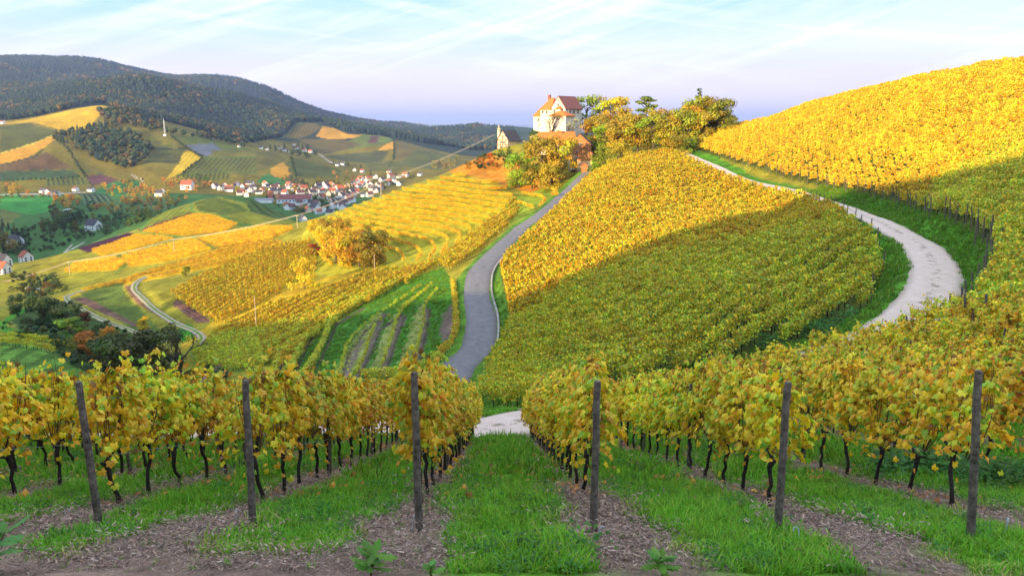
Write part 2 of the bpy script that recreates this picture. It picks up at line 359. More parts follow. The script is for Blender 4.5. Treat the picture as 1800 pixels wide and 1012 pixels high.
# vine rows of the front block: heading straight down the slope; X at the headland
ROWX = [-1.36, 1.20, 3.80, 6.55, 9.2, 11.7, 14.2, 16.7, 19.2, 21.7] ; ROWX = [-1.36 - 2.25*k for k in range(11, 0, -1)] + ROWX
ROWX[10] = -3.74; ROWX[9] = -5.9; ROWX[8] = -8.1
ROW_DIR = Vector((-.014, 1, 0)).normalized()
def rowx(k, Y): return ROWX[k] - .014 * (Y - 11)
RX = np.array(ROWX)
def row_dist(X, Y):
    q = X + .014 * (Y - 11); return np.abs(q[..., None] - RX).min(-1)

# ------------------------------------------------------------------ what grows where: field colours, sun and shade painted into some
GU, GV = proj(GX, gy, GZ)
COLR = np.zeros(gs.shape + (3,)); PHASE = np.zeros(gs.shape); AMP = np.zeros(gs.shape)
def lay(mask, c): COLR[mask] = c
GRASS = (.12, .27, .02); SOIL = (.27, .175, .128); VGRASS = (.10, .19, .02)
lay(gy < 60, VGRASS); lay((gy >= 60) & (gy < 430), (.24, .22, .02)); lay((gy >= 430) & (gy < 1010), (.055, .13, .025))
lay((gy >= 1010) & (gy < 2050), (.25, .185, .016)); lay(gy >= 2050, (.04, .06, .025)); lay(gy >= 6000, (.24, .26, .28))  # far plain kept pale blue-grey, haze put into its colour
# front block: grassy lanes, bare soil under the rows, worn headland
rd = row_dist(GX, gy) + .22 * rnoise(GX, gy, .9, 21, 3)
fr = (gy < 46) & (D_track > 1.2)
soil = np.clip((.46 - rd) / .25, 0, 1)
head = sstep(gy, 9.4, 10.6); soil2 = np.clip((.45 + .30*(1-head) - rd) / .3, 0, 1) * (.9)
ln = np.clip(sstep(7.4 - gy + .5*rnoise(GX, gy, 1.5, 3, 2), -.3, .5), 0, 1) * (GX < -1.2)
soil = np.maximum(np.where(gy > 10.5, soil, soil2), ln)
gcol = np.array(GRASS) * (1 + .25 * rnoise(GX, gy, 2.2, 30, 3))[..., None]
COLR[fr] = (gcol * (1-soil[..., None]) + np.array(SOIL) * soil[..., None])[fr]
SOILMASK = soil
FIELDS = []
def fld(poly, y0, y1, c, stripe=None, wl=5.0, amp=.45, jit=0):
    m = (gy >= y0) & (gy <= y1); a_ = gs[m]*240; b_ = np.log(gy[m])*240; m[m] = inpoly(GU[m] + jit*rnoise(a_, b_, 1.0, 7, 3), GV[m] + jit*rnoise(a_, b_, 1.0, 13, 3), poly); lay(m, c)
    if stripe:
        a = hit(*stripe[0], y0, y1); b = hit(*stripe[1], y0, y1); d = Vector((b.x-a.x, b.y-a.y)).normalized()
        PHASE[m] = (-GX[m]*d.y + gy[m]*d.x) / wl; AMP[m] = amp
    else: AMP[m] = 0
YEL = (.50, .31, .012); YEL2 = (.55, .36, .012); OLV = (.17, .15, .02); ORG = (.50, .25, .02)
fld([(0,222),(47,217),(97,230),(92,240),(0,270)], 1050, 2000, (.15,.15,.02), ((0,260),(90,236)), 9)
fld([(-60,224),(50,210),(170,184),(192,187),(180,195),(160,222),(102,234),(97,225),(57,215)], 1050, 2000, YEL, ((60,212),(160,190)), 9, .15)  # sunlit hilltop, its light put into the yellow
fld([(0,272),(92,240),(95,247),(50,277),(0,289)], 1050, 1800, ORG, ((0,280),(90,244)), 8, .2)
fld([(0,290),(82,268),(130,297),(0,301)], 1050, 1800, (.20,.11,.035), ((0,297),(100,290)), 8, .2)
fld([(0,301),(127,299),(142,310),(0,317)], 1050, 1800, (.10,.15,.04), ((0,310),(120,306)), 8, .4)
fld([(79,314),(147,311),(155,324),(79,327)], 1000, 1800, (.2,.2,.03), ((100,314),(102,325)), 6, .5)
fld([(150,310),(180,306),(215,320),(162,326)], 1000, 1800, (.17,.07,.055))
fld([(87,255),(117,265),(175,290),(240,312),(217,320),(182,305),(135,295)], 1000, 1800, (.25,.19,.02), ((120,275),(200,310)), 8, .2)
fld([(262,240),(297,238),(320,255),(315,261),(265,260)], 1000, 1900, (.25,.20,.02))
fld([(272,261),(325,261),(315,285),(255,285)], 1000, 1800, (.14,.13,.02), ((270,264),(320,264)), 7, .3)
fld([(297,237),(362,242),(450,265),(390,264),(375,252),(330,254)], 1000, 2000, (.17,.18,.02))
fld([(330,264),(355,277),(322,305),(290,316),(317,285),(317,275)], 1000, 1800, YEL2, ((335,270),(300,310)), 7, .15)
fld([(327,255),(375,252),(390,264),(370,265),(380,275),(352,274)], 1000, 1900, (.22,.215,.2), ((335,258),(380,258)), 5, .2)
fld([(360,277),(450,277),(450,305),(410,300),(315,307),(342,290)], 1000, 1800, (.19,.18,.02), ((370,280),(350,300)), 7, .4)
fld([(312,307),(400,301),(405,314),(312,324)], 1000, 1800, (.21,.19,.02), ((330,310),(325,320)), 6, .5)
fld([(390,264),(450,265),(450,277),(360,277)], 1000, 1900, (.25,.2,.02))
fld([(450,265),(510,277),(495,285),(472,295),(450,302)], 1000, 1900, (.21,.17,.02), ((460,270),(500,280)), 7, .3)
fld([(475,297),(497,285),(512,302),(502,315),(480,312)], 1000, 1800, ORG, ((480,300),(505,305)), 7, .2)  # sunlit wedge painted as a brighter field
fld([(515,277),(602,300),(595,312),(532,314),(520,310),(504,287)], 1000, 1800, (.15,.15,.02), ((520,285),(590,305)), 7, .3)
fld([(500,312),(535,314),(530,330),(500,328)], 1000, 1500, (.24,.17,.03), ((515,315),(513,328)), 6, .4)
fld([(522,216),(557,217),(565,224),(550,235),(525,244),(497,242)], 1600, 2600, (.20,.14,.02), ((530,220),(520,240)), 9, .3)
fld([(567,222),(585,225),(610,235),(675,240),(667,242),(580,245),(555,240)], 1600, 2600, ORG)  # orange field with its sunlight put into the colour
fld([(640,236),(685,242),(692,248),(665,255),(615,262),(570,272),(585,260)], 1300, 2600, (.19,.22,.03), ((600,262),(680,246)), 10, .2)  # lighter green standing for the sun on this field
fld([(652,240),(667,240),(662,252),(647,252)], 1300, 2600, (.16,.06,.045))
fld([(695,248),(692,262),(662,265),(682,252)], 1300, 2600, ORG)
fld([(695,245),(775,267),(750,280),(695,280),(692,265)], 1300, 2600, (.22,.16,.03), ((700,250),(760,272)), 9, .2)
fld([(570,275),(665,265),(685,265),(670,287),(612,285)], 1300, 2400, (.14,.14,.03), ((580,277),(660,270)), 9, .3)
fld([(525,245),(600,245),(640,255),(570,272),(540,262)], 1300, 2600, (.18,.13,.03), ((540,250),(610,262)), 9, .3)
fld([(730,262),(800,275),(770,300),(700,290)], 1300, 2600, (.17,.17,.03), ((735,270),(780,290)), 9, .3)
fld([(640,285),(720,282),(700,300),(650,302)], 1200, 2200, (.2,.18,.03), ((650,288),(700,290)), 9, .3)
fld([(0,340),(100,340),(92,370),(57,378),(0,368)], 600, 1080, (.05,.22,.03))
fld([(200,318),(250,318),(230,345),(150,345)], 800, 1150, (.06,.2,.04))
fld([(520,325),(470,305),(450,318),(460,325)], 1000, 1400, (.06,.2,.04))
fld([(135,341),(187,341),(205,357),(145,361)], 600, 1080, (.09,.14,.05), ((150,343),(158,359)), 6, .75)
fld([(0,367),(40,378),(0,402)], 500, 1000, (.16,.17,.03), ((0,385),(30,378)), 6, .3)
fld([(180,355),(300,345),(300,370),(190,375)], 600, 1080, (.09,.15,.04))
MID = 300, 600
fld([(42,462),(125,440),(155,452),(120,462),(105,480),(62,480)], 280, 460, (.29,.25,.02), ((60,470),(120,450)), 4, .3)
fld([(100,450),(250,400),(275,370),(340,350),(380,345),(450,360),(520,390),(450,400),(250,470)], 300, 600, (.22,.22,.02))
fld([(247,404),(275,372),(335,351),(337,371)], 320, 600, (.17,.20,.02), ((275,395),(320,360)), 4, .25)
fld([(342,357),(375,345),(425,362),(435,370),(400,377),(350,372)], 400, 600, (.12,.15,.02), ((350,368),(410,360)), 4, .35)
fld([(430,352),(470,352),(505,378),(500,388),(440,372)], 380, 640, (.09,.13,.025), ((440,355),(480,382)), 7, .4)
fld([(244,403),(343,371),(343,375),(246,407)], 320, 600, (.10,.03,.03))
fld([(250,407),(342,375),(370,377),(420,395),(390,410),(325,417),(260,410)], 320, 500, (.48,.28,.012), ((260,408),(400,390)), 3.5, .3)
fld([(135,436),(225,409),(240,411),(155,444)], 300, 500, (.055,.016,.03), ((140,438),(230,411)), 3, .2)
fld([(160,442),(242,412),(282,415),(307,420),(225,442),(180,450)], 300, 460, YEL2, ((180,440),(280,418)), 3.5, .25)
fld([(112,479),(132,462),(200,452),(225,462),(207,475)], 270, 420, YEL2, ((120,475),(210,460)), 3.5, .2)
fld([(215,450),(337,420),(375,440),(300,460),(225,470)], 260, 420, YEL2, ((225,460),(360,432)), 3.5, .2)
fld([(112,480),(207,475),(215,487),(112,512)], 230, 360, (.26,.25,.02), ((120,500),(210,482)), 3, .3)
fld([(347,420),(450,400),(520,400),(470,425),(390,438)], 260, 420, (.45,.26,.012), ((350,425),(460,408)), 3.5, .3)
fld([(50,537),(225,490),(390,438),(470,425),(500,425),(480,450),(330,480),(150,515),(60,545)], 200, 380, YEL2, ((60,540),(400,440)), 3, .2)
fld([(140,515),(220,490),(215,510),(300,600),(240,585)], 150, 260, (.10,.14,.02))  # dark hill side, its shade put into the green
fld([(127,525),(150,522),(245,572),(240,575),(190,555)], 150, 260, (.19,.10,.07), ((130,524),(240,574)), 1.2, .3)
fld([(217,500),(235,505),(250,532),(325,570),(317,575),(275,555),(237,530)], 140, 260, (.24,.12,.06), ((220,505),(320,573)), 1.2, .3)
fld([(302,535),(312,525),(367,560),(367,567),(347,567)], 140, 260, (.19,.095,.07), ((305,530),(360,566)), 1.2, .3)
fld([(302,595),(327,567),(347,580),(340,597),(307,600)], 130, 220, (.05,.24,.012), ((305,590),(335,575)), 1.6, .4)
fld([(440,505),(490,470),(540,445),(640,470),(560,560),(450,575),(330,600),(380,560)], 140, 270, (.45,.30,.015))
fld([(330,600),(480,580),(600,530),(700,500),(470,640),(420,655),(340,650)], 110, 200, (.15,.20,.02))
fld([(500,655),(560,590),(690,500),(780,470),(808,520),(806,570),(780,625),(740,660),(600,680)], 90, 190, (.055,.17,.015))
STRIPW = [[(585,660),(610,617),(625,590),(670,547),(675,550),(640,587),(622,620),(600,665)], [(610,670),(630,620),(647,577),(665,565),(660,582),(642,625),(625,665)],
          [(650,655),(670,600),(690,557),(702,550),(695,582),(675,635),(667,660)], [(702,640),(722,582),(732,545),(745,537),(742,575),(730,640)]]
for q in STRIPW: fld(q, 90, 190, (.24,.26,.07), jit=5); fld([(a+9, b+3) for a, b in q[len(q)//2:]] + [(a-1, b) for a, b in q[len(q)//2:]][::-1], 90, 190, (.17,.13,.09), jit=4)
fld([(772,582),(787,537),(800,537),(797,582),(782,607)], 90, 190, (.17,.12,.09), jit=5)
fld([(540,400),(650,350),(800,308),(870,318),(905,345),(880,400),(760,470),(660,470),(560,490),(480,510)], 180, 320, (.32,.30,.02))
fld([(780,300),(815,288),(850,272),(960,290),(1000,310),(930,340),(900,330),(860,318)], 240, 345, (.46,.19,.02))
fld([(905,345),(1010,318),(960,350),(890,420)], 180, 275, (.20,.26,.02))
fld([(862,480),(885,500),(900,560),(880,625),(830,650),(862,600)], 80, 160, (.07,.22,.015))
fld([(0,600),(70,605),(140,640),(160,690),(0,690)], 60, 150, (.12,.24,.03), ((0,650),(110,610)), 3.2, .45)
fld([(0,560),(15,575),(110,595),(105,603),(20,592),(0,580)], 120, 230, (.07,.24,.02))
def line(pts, y0, y1, c, wpx):
    m = (gy >= y0) & (gy <= y1); u = GU[m]; v = GV[m]; d = np.full(u.shape, 1e9)
    for (a, b), (e_, f_) in zip(pts[:-1], pts[1:]):
        t = np.clip(((u-a)*(e_-a) + (v-b)*(f_-b)) / max(1e-6, (e_-a)**2 + (f_-b)**2), 0, 1); d = np.minimum(d, np.hypot(u-a-t*(e_-a), v-b-t*(f_-b)))
    q = np.zeros(gs.shape, bool); q[m] = d < wpx; lay(q, c); AMP[q] = 0
DLINE = (.04, .06, .02); PLINE = (.42, .36, .28); GLINE = (.12, .2, .03)
for q in ([(300,238),(330,262),(355,277),(340,290),(322,305)], [(92,240),(120,264),(150,310),(162,326)], [(511,277),(521,311)], [(505,288),(513,312)], [(693,245),(692,280),(680,300)], [(272,261),(325,261)], [(255,285),(315,285)], [(0,290),(60,276),(96,248)], [(97,225),(102,234),(92,241)]): line(q, 1000, 2600, DLINE, .9)
for q in ([(312,307),(400,301),(450,305)], [(360,277),(450,277)], [(615,262),(690,248)], [(495,243),(530,215)], [(130,298),(182,305)], [(0,318),(145,311)]): line(q, 1000, 2600, GLINE, .8)
for q in ([(560,270),(580,285),(610,292)], [(230,305),(250,318)], [(0,342),(95,341),(150,338)], [(150,425),(112,445),(125,432)]): line(q, 450, 2600, PLINE, 1.0)
for q in ([(247,404),(262,388),(275,372)], [(335,351),(338,372),(350,376)], [(390,378),(420,394),(450,398)]): line(q, 320, 620, (.09, .2, .03), 1.6)
fld([(15,562),(60,532),(120,528),(185,562),(235,588),(262,640),(150,655),(60,602)], 120, 240, (.055,.095,.02), jit=4)
line([(45,543),(12,562),(6,576),(40,590),(112,602)], 140, 240, (.085, .27, .02), 4.0)
line([(348,672),(400,632),(430,602),(458,574)], 110, 190, (.26, .18, .115), 3.0); line([(322,608),(400,582),(455,558)], 130, 200, (.52, .32, .02), 4.5)  # brown path; yellow strip with its sunlight put into the colour
line([(92,238),(60,252),(0,270)], 1000, 1900, (.45, .36, .06), .9)
for q in ([(120,462),(200,450),(307,421)], [(225,462),(207,476),(205,482)], [(240,411),(260,410),(325,417),(390,410)]): line(q, 230, 480, (.13, .25, .03), 1.5)
for q in ([(508,668),(526,640),(537,615),(552,588)], [(531,676),(556,648),(573,613),(592,570),(640,542)], [(489,652),(501,634),(513,613)], [(600,665),(616,615),(641,583),(680,553)], [(628,668),(650,628),(668,580),(706,553)], [(680,650),(698,593),(712,556)], [(736,643),(750,583),(756,543)]): line(q, 90, 190, (.085, .065, .04), 2.4)
m = (D_track < 8) & (gy > 46); COLR[m] = (np.array((.075,.21,.014)) * (1 + .2*rnoise(GX, gy, 3, 41, 3))[..., None])[m]
VROW = [[(838,705),(862,640),(885,600),(882,560),(868,500),(880,470),(905,440),(960,390),(1040,310),(1110,280),(1185,268),(1215,279),(1240,297),(1270,313),(1350,342),(1448,364),(1510,396),(1551,422),(1557,470),(1525,540),(1440,590),(1340,625),(1240,655),(1120,680),(1000,705),(900,728)],
        [(1205,258),(1292,222),(1400,196),(1500,172),(1600,149),(1700,132),(1800,116),(1990,84),(2150,60),(2150,640),(1690,605),(1705,555),(1735,500),(1740,450),(1715,410),(1660,385),(1560,352),(1480,335),(1400,318),(1300,288)]]
for q in VROW:
    m = (gy > 46) & (gy < 262) & (D_track > 3.5); m[m] = inpoly(GU[m], GV[m], q); COLR[m] = (.075, .09, .015)  # ground darkened under the vines, deepening the shade between rows
m = (D_road < 4.0) & (gy > 60); COLR[m] = (.10, .22, .02)
m = (gy > 1000) & (gy < 2600) & (COLR[..., 0] < .4); COLR[m] *= (.66, .70, .8)  # all but the bright fields darkened, painting shade onto the far slopes
m = gy > 46
COLR[m] *= np.clip(1 + .22*rnoise(gs*60, np.log(gy)*30, 1.0, 51, 3), .5, 1.6)[m][:, None]

# ------------------------------------------------------------------ the ground sheet
def ground_mat():
    m, t, o = newmat('ground')
    c = attr(t, 'Col').outputs[0]; ph = attr(t, 'phase').outputs['Fac']; am = attr(t, 'amp').outputs['Fac']
    geo = t.nodes.new('ShaderNodeNewGeometry'); pos = geo.outputs['Position']
    s = mval(t, 'SINE', mval(t, 'MULTIPLY', ph, 2*math.pi), 0)
    st = mval(t, 'SUBTRACT', 1.0, mval(t, 'MULTIPLY', am, mrange(t, s, -.3, .6, 0, 1, True)))
    n1 = noise(t, 28, 6, .7, vec=pos); n2 = noise(t, 2.5, 5, .65, vec=pos); n3 = noise(t, .22, 6, .7, vec=pos)
    k = mval(t, 'MULTIPLY', mrange(t, n1, .3, .7, .55, 1.45), mval(t, 'MULTIPLY', mrange(t, n2, .3, .7, .5, 1.5), mrange(t, n3, .3, .7, .62, 1.38)))
    k = mval(t, 'MULTIPLY', k, st)
    kc = t.nodes.new('ShaderNodeCombineColor')
    for i in range(3): t.links.new(k, kc.inputs[i])
    cc = mixc(t, 1.0, c, kc.outputs[0], 'MULTIPLY')
    h = mval(t, 'ADD', mval(t, 'MULTIPLY', n1, .05), mval(t, 'ADD', mval(t, 'MULTIPLY', n2, .25), n3))
    princ(t, o, cc, .95, bump(t, h, .8, .6), .1); return m
M_GROUND = ground_mat()
nr, nc = gs.shape; idx = np.arange(nr*nc).reshape(nr, nc)
quads = np.stack([idx[:-1, :-1], idx[:-1, 1:], idx[1:, 1:], idx[1:, :-1]], -1).reshape(-1, 4)
def fast_mesh(name, V, Q, mat, colors=None, floats=None, smooth=True):
    me = bpy.data.meshes.new(name); nv, nq = len(V), len(Q); k = Q.shape[1]
    me.vertices.add(nv); me.vertices.foreach_set('co', np.ascontiguousarray(V, np.float32).ravel())
    me.loops.add(nq*k); me.loops.foreach_set('vertex_index', np.ascontiguousarray(Q, np.int32).ravel())
    me.polygons.add(nq); me.polygons.foreach_set('loop_start', np.arange(0, nq*k, k, dtype=np.int32))
    me.polygons.foreach_set('use_smooth', np.full(nq, smooth))
    me.materials.append(mat); me.update(calc_edges=True)
    if colors is not None:
        a = me.color_attributes.new('Col', 'FLOAT_COLOR', 'POINT'); c = np.ones((nv, 4), np.float32); c[:, :3] = colors; a.data.foreach_set('color', c.ravel())
    for nm, d in (floats or {}).items():
        a = me.attributes.new(nm, 'FLOAT', 'POINT'); a.data.foreach_set('value', np.ascontiguousarray(d, np.float32).ravel())
    return me
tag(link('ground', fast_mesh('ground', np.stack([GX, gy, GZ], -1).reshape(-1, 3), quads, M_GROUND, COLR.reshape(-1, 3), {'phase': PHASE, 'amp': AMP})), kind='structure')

# the hillside left of and behind the viewer: unseen, its crest shaped to shade the near slopes and valley
TE = math.tan(SUN_EL); tx, ty = TRAV.x, TRAV.y
EDGE = [(60,548,180,240),(150,518,200,250),(240,545,180,230),(320,588,150,200),(450,583,140,200),(560,577,130,190),(650,558,120,190),(720,545,120,180),(800,532,110,150),(845,528,100,140),(900,548,85,130),(1030,494,85,140),(1167,436,85,150),(1477,350,100,150),(1545,345,85,140),(1745,312,75,120),(1800,296,70,120)]
prof = []
for e in EDGE:
    p = hit(*e); prof.append((-p.x*ty + p.y*tx, p.z + 1.5 + (p.x*tx + p.y*ty)*TE))
prof.sort(); prof = np.array(prof)
print('EDGE', np.round(prof, 1).tolist())
print('EDGE', np.round(prof, 1).tolist()); pe = prof[-1, 0]; pl_ = min(-42, prof[-1, 1]-3)
pa = np.concatenate([[-300, -60], prof[:, 0], [pe+50, 420, 520, 600, 830, 880, 980, 1100]]); pz = np.concatenate([[prof[0, 1]+6, prof[0, 1]+2], prof[:, 1], [pl_, -46, -12, 38, 42, 4, -12, -80]])
A0 = -75
aa, bb = np.meshgrid(np.concatenate([np.linspace(-420, -110, 26), np.linspace(-105, -45, 25), np.linspace(-42, -6, 10)]), np.concatenate([np.linspace(-260, 0, 30), np.linspace(5, 200, 79), np.linspace(210, 1050, 60)]))
zr = np.interp(bb, pa, pz) - A0*TE
dz = np.abs(aa - A0); hz = zr - np.where(aa < A0, .24, .42) * (np.sqrt(dz*dz + 9) - 3) + .25*rnoise(aa, bb, 15, 61, 3)
HXs = aa*tx - bb*ty; HYs = aa*ty + bb*tx
hz = np.maximum(hz, -97)
hq = np.arange(aa.size).reshape(aa.shape); hq = np.stack([hq[:-1, :-1], hq[:-1, 1:], hq[1:, 1:], hq[1:, :-1]], -1).reshape(-1, 4)
z0 = np.zeros(aa.size)
tag(link('hillside', fast_mesh('hillside', np.stack([HXs, HYs, hz], -1).reshape(-1, 3), hq, M_GROUND, np.tile((.2, .2, .02), (aa.size, 1)), {'phase': z0, 'amp': z0})), kind='structure')
bx_, by_ = np.meshgrid(np.linspace(-40, 60, 60), np.linspace(-45, 1.6, 40)); bz_ = -1.72 - .355*np.maximum(by_, -1.5) + .05*rnoise(bx_, by_, 2, 3, 3) - np.maximum(0, np.abs(bx_) - 1.25*np.maximum(by_, 0) < 0)*0
bq = np.arange(bx_.size).reshape(bx_.shape); bq = np.stack([bq[:-1, :-1], bq[:-1, 1:], bq[1:, 1:], bq[1:, :-1]], -1).reshape(-1, 4); z0 = np.zeros(bx_.size)
tag(link('bank', fast_mesh('bank', np.stack([bx_, by_, bz_], -1).reshape(-1, 3), bq, M_GROUND, np.tile(GRASS, (bx_.size, 1)), {'phase': z0, 'amp': z0})), kind='structure')

# ------------------------------------------------------------------ road surfaces
def ribbon(name, P, wdt, mat, lift, nx=6, rag=0.0, crown=0.0):
    T = np.gradient(P[:, :2], axis=0); T /= np.linalg.norm(T, axis=1)[:, None]; Nn = np.stack([-T[:, 1], T[:, 0]], 1)
    V = []; A_ = []
    for i in range(nx + 1):
        f = i/nx - .5; off = f*(wdt if np.ndim(wdt) == 0 else np.asarray(wdt)); off = off + np.zeros(len(P))
        e = rag * rnoise(P[:, 0]*1.0 + i*50, P[:, 1], 1.6, 71, 3) if i in (0, nx) else 0
        xy = P[:, :2] + Nn*(off + e)[:, None]
        z = P[:, 2] + lift + crown*(1 - 4*f*f) - (.10 if i in (0, nx) else 0)
        V.append(np.stack([xy[:, 0], xy[:, 1], z], 1)); A_.append(np.full(len(P), f))
    V = np.array(V).transpose(1, 0, 2); m_, k_ = V.shape[:2]; A_ = np.array(A_).T
    q = np.arange(m_*k_).reshape(m_, k_); q = np.stack([q[:-1, :-1], q[1:, :-1], q[1:, 1:], q[:-1, 1:]], -1).reshape(-1, 4)[:, ::-1]
    return tag(link(name, fast_mesh(name, V.reshape(-1, 3), q, mat, None, {'across': A_})), kind='structure')
def track_mat(name, c, c2, mid, dirt, wide=.12):
    m, t, o = newmat(name); geo = t.nodes.new('ShaderNodeNewGeometry'); pos = geo.outputs['Position']
    a = mval(t, 'ABSOLUTE', attr(t, 'across').outputs['Fac'], 0)
    n1 = noise(t, 1.1, 8, .72, vec=pos); n2 = noise(t, 14, 6, .7, vec=pos); n3 = noise(t, 55, 3, .7, vec=pos)
    cc = mixc(t, mrange(t, n1, .35, .65, 0, 1), c, c2)
    cc = mixc(t, mval(t, 'MULTIPLY', mrange(t, a, wide*.4, wide, 1, 0, True), mrange(t, n1, .5 - .2*(wide > .15), .6 - .2*(wide > .15), 0, mid, True)), cc, dirt)
    cc = mixc(t, mval(t, 'MULTIPLY', mrange(t, a, .34, .5, 0, 1, True), mrange(t, n2, .35, .6, 0, .8)), cc, dirt)
    k = mval(t, 'MULTIPLY', mrange(t, n2, .3, .7, .82, 1.18), mrange(t, n3, .3, .7, .8, 1.2)); kc = t.nodes.new('ShaderNodeCombineColor')
    for i in range(3): t.links.new(k, kc.inputs[i])
    cc = mixc(t, 1.0, cc, kc.outputs[0], 'MULTIPLY')
    princ(t, o, cc, .9, bump(t, mval(t, 'ADD', n2, mval(t, 'MULTIPLY', n3, .4)), .6, .05), .15); return m
M_GRAVEL = track_mat('pale gravel', (.74, .58, .47), (.62, .47, .37), .85, (.20, .17, .09))
M_ASPHALT = track_mat('asphalt', (.235, .225, .22), (.165, .158, .158), .3, (.12, .10, .08))
M_DIRT = track_mat('dirt track', (.48, .38, .30), (.40, .30, .22), 1.0, (.14, .22, .03), .24)
ribbon('gravel_track', TRACK, TRACK_W, M_GRAVEL, .03, 8, .16, .03)
ribbon('asphalt_road', ROAD, np.interp(ROAD[:, 1], [120, 240], [4.3, 2.7]), M_ASPHALT, .03, 8, .06, .04)
ribbon('farm_track', DTRACK, 1.9, M_DIRT, .06, 6, .2)
ribbon('farm_track', DTRACK2, 1.7, M_DIRT, .06, 6, .2)
# pale kerb wall along the right edge of the asphalt road
kp = ROAD[(ROAD[:, 1] > 98) & (ROAD[:, 1] < 150)]; T = np.gradient(kp[:, :2], axis=0); T /= np.linalg.norm(T, axis=1)[:, None]
kb = MB(); off = np.stack([T[:, 1], -T[:, 0]], 1) * (ROAD_W/2 + .25)
sec = [(-.13, -.3), (-.13, .30), (.13, .30), (.13, -.3)]; Vk = []
for i in range(len(kp)):
    nx_, ny_ = T[i, 1], -T[i, 0]
    for a, b in sec: Vk.append((kp[i, 0]+off[i, 0]+nx_*a, kp[i, 1]+off[i, 1]+ny_*a, kp[i, 2]+b))
kb.add(Vk, [(4*i+j, 4*i+j+1, 4*i+j+5, 4*i+j+4) for i in range(len(kp)-1) for j in range(3)], (1, 1, 1))
M_CONC = plain('pale concrete', (.36, .33, .30), .9, .5, .9)
tag(kb.build('kerb_wall', M_CONC), 'low pale concrete kerb wall along the asphalt road', 'wall')
# ------------------------------------------------------------------ plants: shared helpers
def ordinal(k): return ['first','second','third','fourth','fifth','sixth','seventh','eighth','ninth','tenth'][k-1] if k <= 10 else '%d%s' % (k, 'th' if 10 <= k % 100 <= 20 else {1:'st',2:'nd',3:'rd'}.get(k % 10, 'th'))
def unit(v): return v / np.maximum(np.linalg.norm(v, axis=-1, keepdims=True), 1e-9)
_ang = np.radians([90, 62, 38, 12, -18, -52, -90, -128, -162, 168, 142, 118]); _rad = np.array([1, .66, .92, .60, .80, .62, .16, .62, .80, .60, .92, .66])
VINE_LEAF = np.concatenate([[(0, 0, .10)], np.stack([_rad*np.cos(_ang)*.62, _rad*np.sin(_ang)*.62, -.22*np.abs(_rad*np.cos(_ang)) - .08*(_rad*np.sin(_ang))**2], 1)])
VINE_LEAF_F = [(0, i, i % 12 + 1) for i in range(1, 13)]
DIAMOND = np.array([(0, -.55, 0), (.48, 0, -.12), (0, .6, 0), (-.48, 0, -.12)]); DIAMOND_F = [(0, 1, 2, 3)]
def leaves(C, nrm, tip, size, colr, tmpl, faces):
    """many flat leaves as arrays: centres, facing, tip direction, size, colour"""
    n_ = unit(nrm); t_ = unit(tip - n_*(tip*n_).sum(-1, keepdims=True)); b_ = np.cross(t_, n_)
    k = len(tmpl); V = C[:, None] + size[:, None, None]*(tmpl[None, :, 0, None]*b_[:, None] + tmpl[None, :, 1, None]*t_[:, None] + tmpl[None, :, 2, None]*n_[:, None])
    base = (np.arange(len(C))*k)
    Fc = [tuple(int(b+i) for i in f) for b in base for f in faces]
    return V.reshape(-1, 3), Fc, np.repeat(colr, k, 0)
def pal(cols, w, nn, rng, jit=.18):
    w = np.array(w, float); i = rng.choice(len(cols), nn, p=w/w.sum()); c = np.array(cols)[i]
    return np.clip(c * (1 + rng.uniform(-jit, jit, (nn, 1))), 0, 1) * (1 + rng.uniform(-.08, .08, (nn, 3)))
M_LEAF = leafmat('leaf', trans=.27, obj=True, rnd=.16, spec=.4, patch=(.16, (1.0, .78, .8), (.74, 1.0, 1.0), .6))
M_CROWN = leafmat('tree leaf', trans=.25, obj=True, rnd=.18)
M_GRASSB = leafmat('grass blade', trans=.35, obj=False, rnd=.25, patch=(.9, (1.0, .80, 1.0), (.62, .85, .9), .8))
M_BARK = plain('vine bark', (.035, .026, .022), .95, .6, 18, .9, .02)
M_CANE = plain('vine cane', (.13, .065, .035), .8, .4, 12)
M_TRUNK = plain('tree bark', (.10, .075, .055), .95, .5, 4, .8, .05)
M_POST = plain('weathered wood', (.125, .10, .08), .9, .75, 14, 1.0, .02)
M_STEEL = plain('galvanised steel', (.42, .45, .48), .45, .2, 6, .1)
M_CHIP = leafmat('litter', trans=.05, obj=False, rnd=.35)

# ---- scattering of what nobody could count
def gn_group():
    g = bpy.data.node_groups.new('scatter', 'GeometryNodeTree')
    g.interface.new_socket('Geometry', in_out='INPUT', socket_type='NodeSocketGeometry')
    cs = g.interface.new_socket('Collection', in_out='INPUT', socket_type='NodeSocketCollection')
    g.interface.new_socket('Geometry', in_out='OUTPUT', socket_type='NodeSocketGeometry')
    i = g.nodes.new('NodeGroupInput'); o = g.nodes.new('NodeGroupOutput'); ip = g.nodes.new('GeometryNodeInstanceOnPoints')
    ci = g.nodes.new('GeometryNodeCollectionInfo'); ci.inputs['Separate Children'].default_value = True; ci.inputs['Reset Children'].default_value = True
    def na(nm, typ):
        x = g.nodes.new('GeometryNodeInputNamedAttribute'); x.data_type = typ; x.inputs[0].default_value = nm; return x.outputs[0]
    g.links.new(i.outputs[0], ip.inputs['Points']); g.links.new(i.outputs[1], ci.inputs[0]); g.links.new(ci.outputs[0], ip.inputs['Instance'])
    ip.inputs['Pick Instance'].default_value = True
    g.links.new(na('idx', 'INT'), ip.inputs['Instance Index']); g.links.new(na('rot', 'FLOAT_VECTOR'), ip.inputs['Rotation']); g.links.new(na('scl', 'FLOAT_VECTOR'), ip.inputs['Scale'])
    g.links.new(ip.outputs[0], o.inputs[0]); return g, cs.identifier
GN, GN_COL = gn_group()
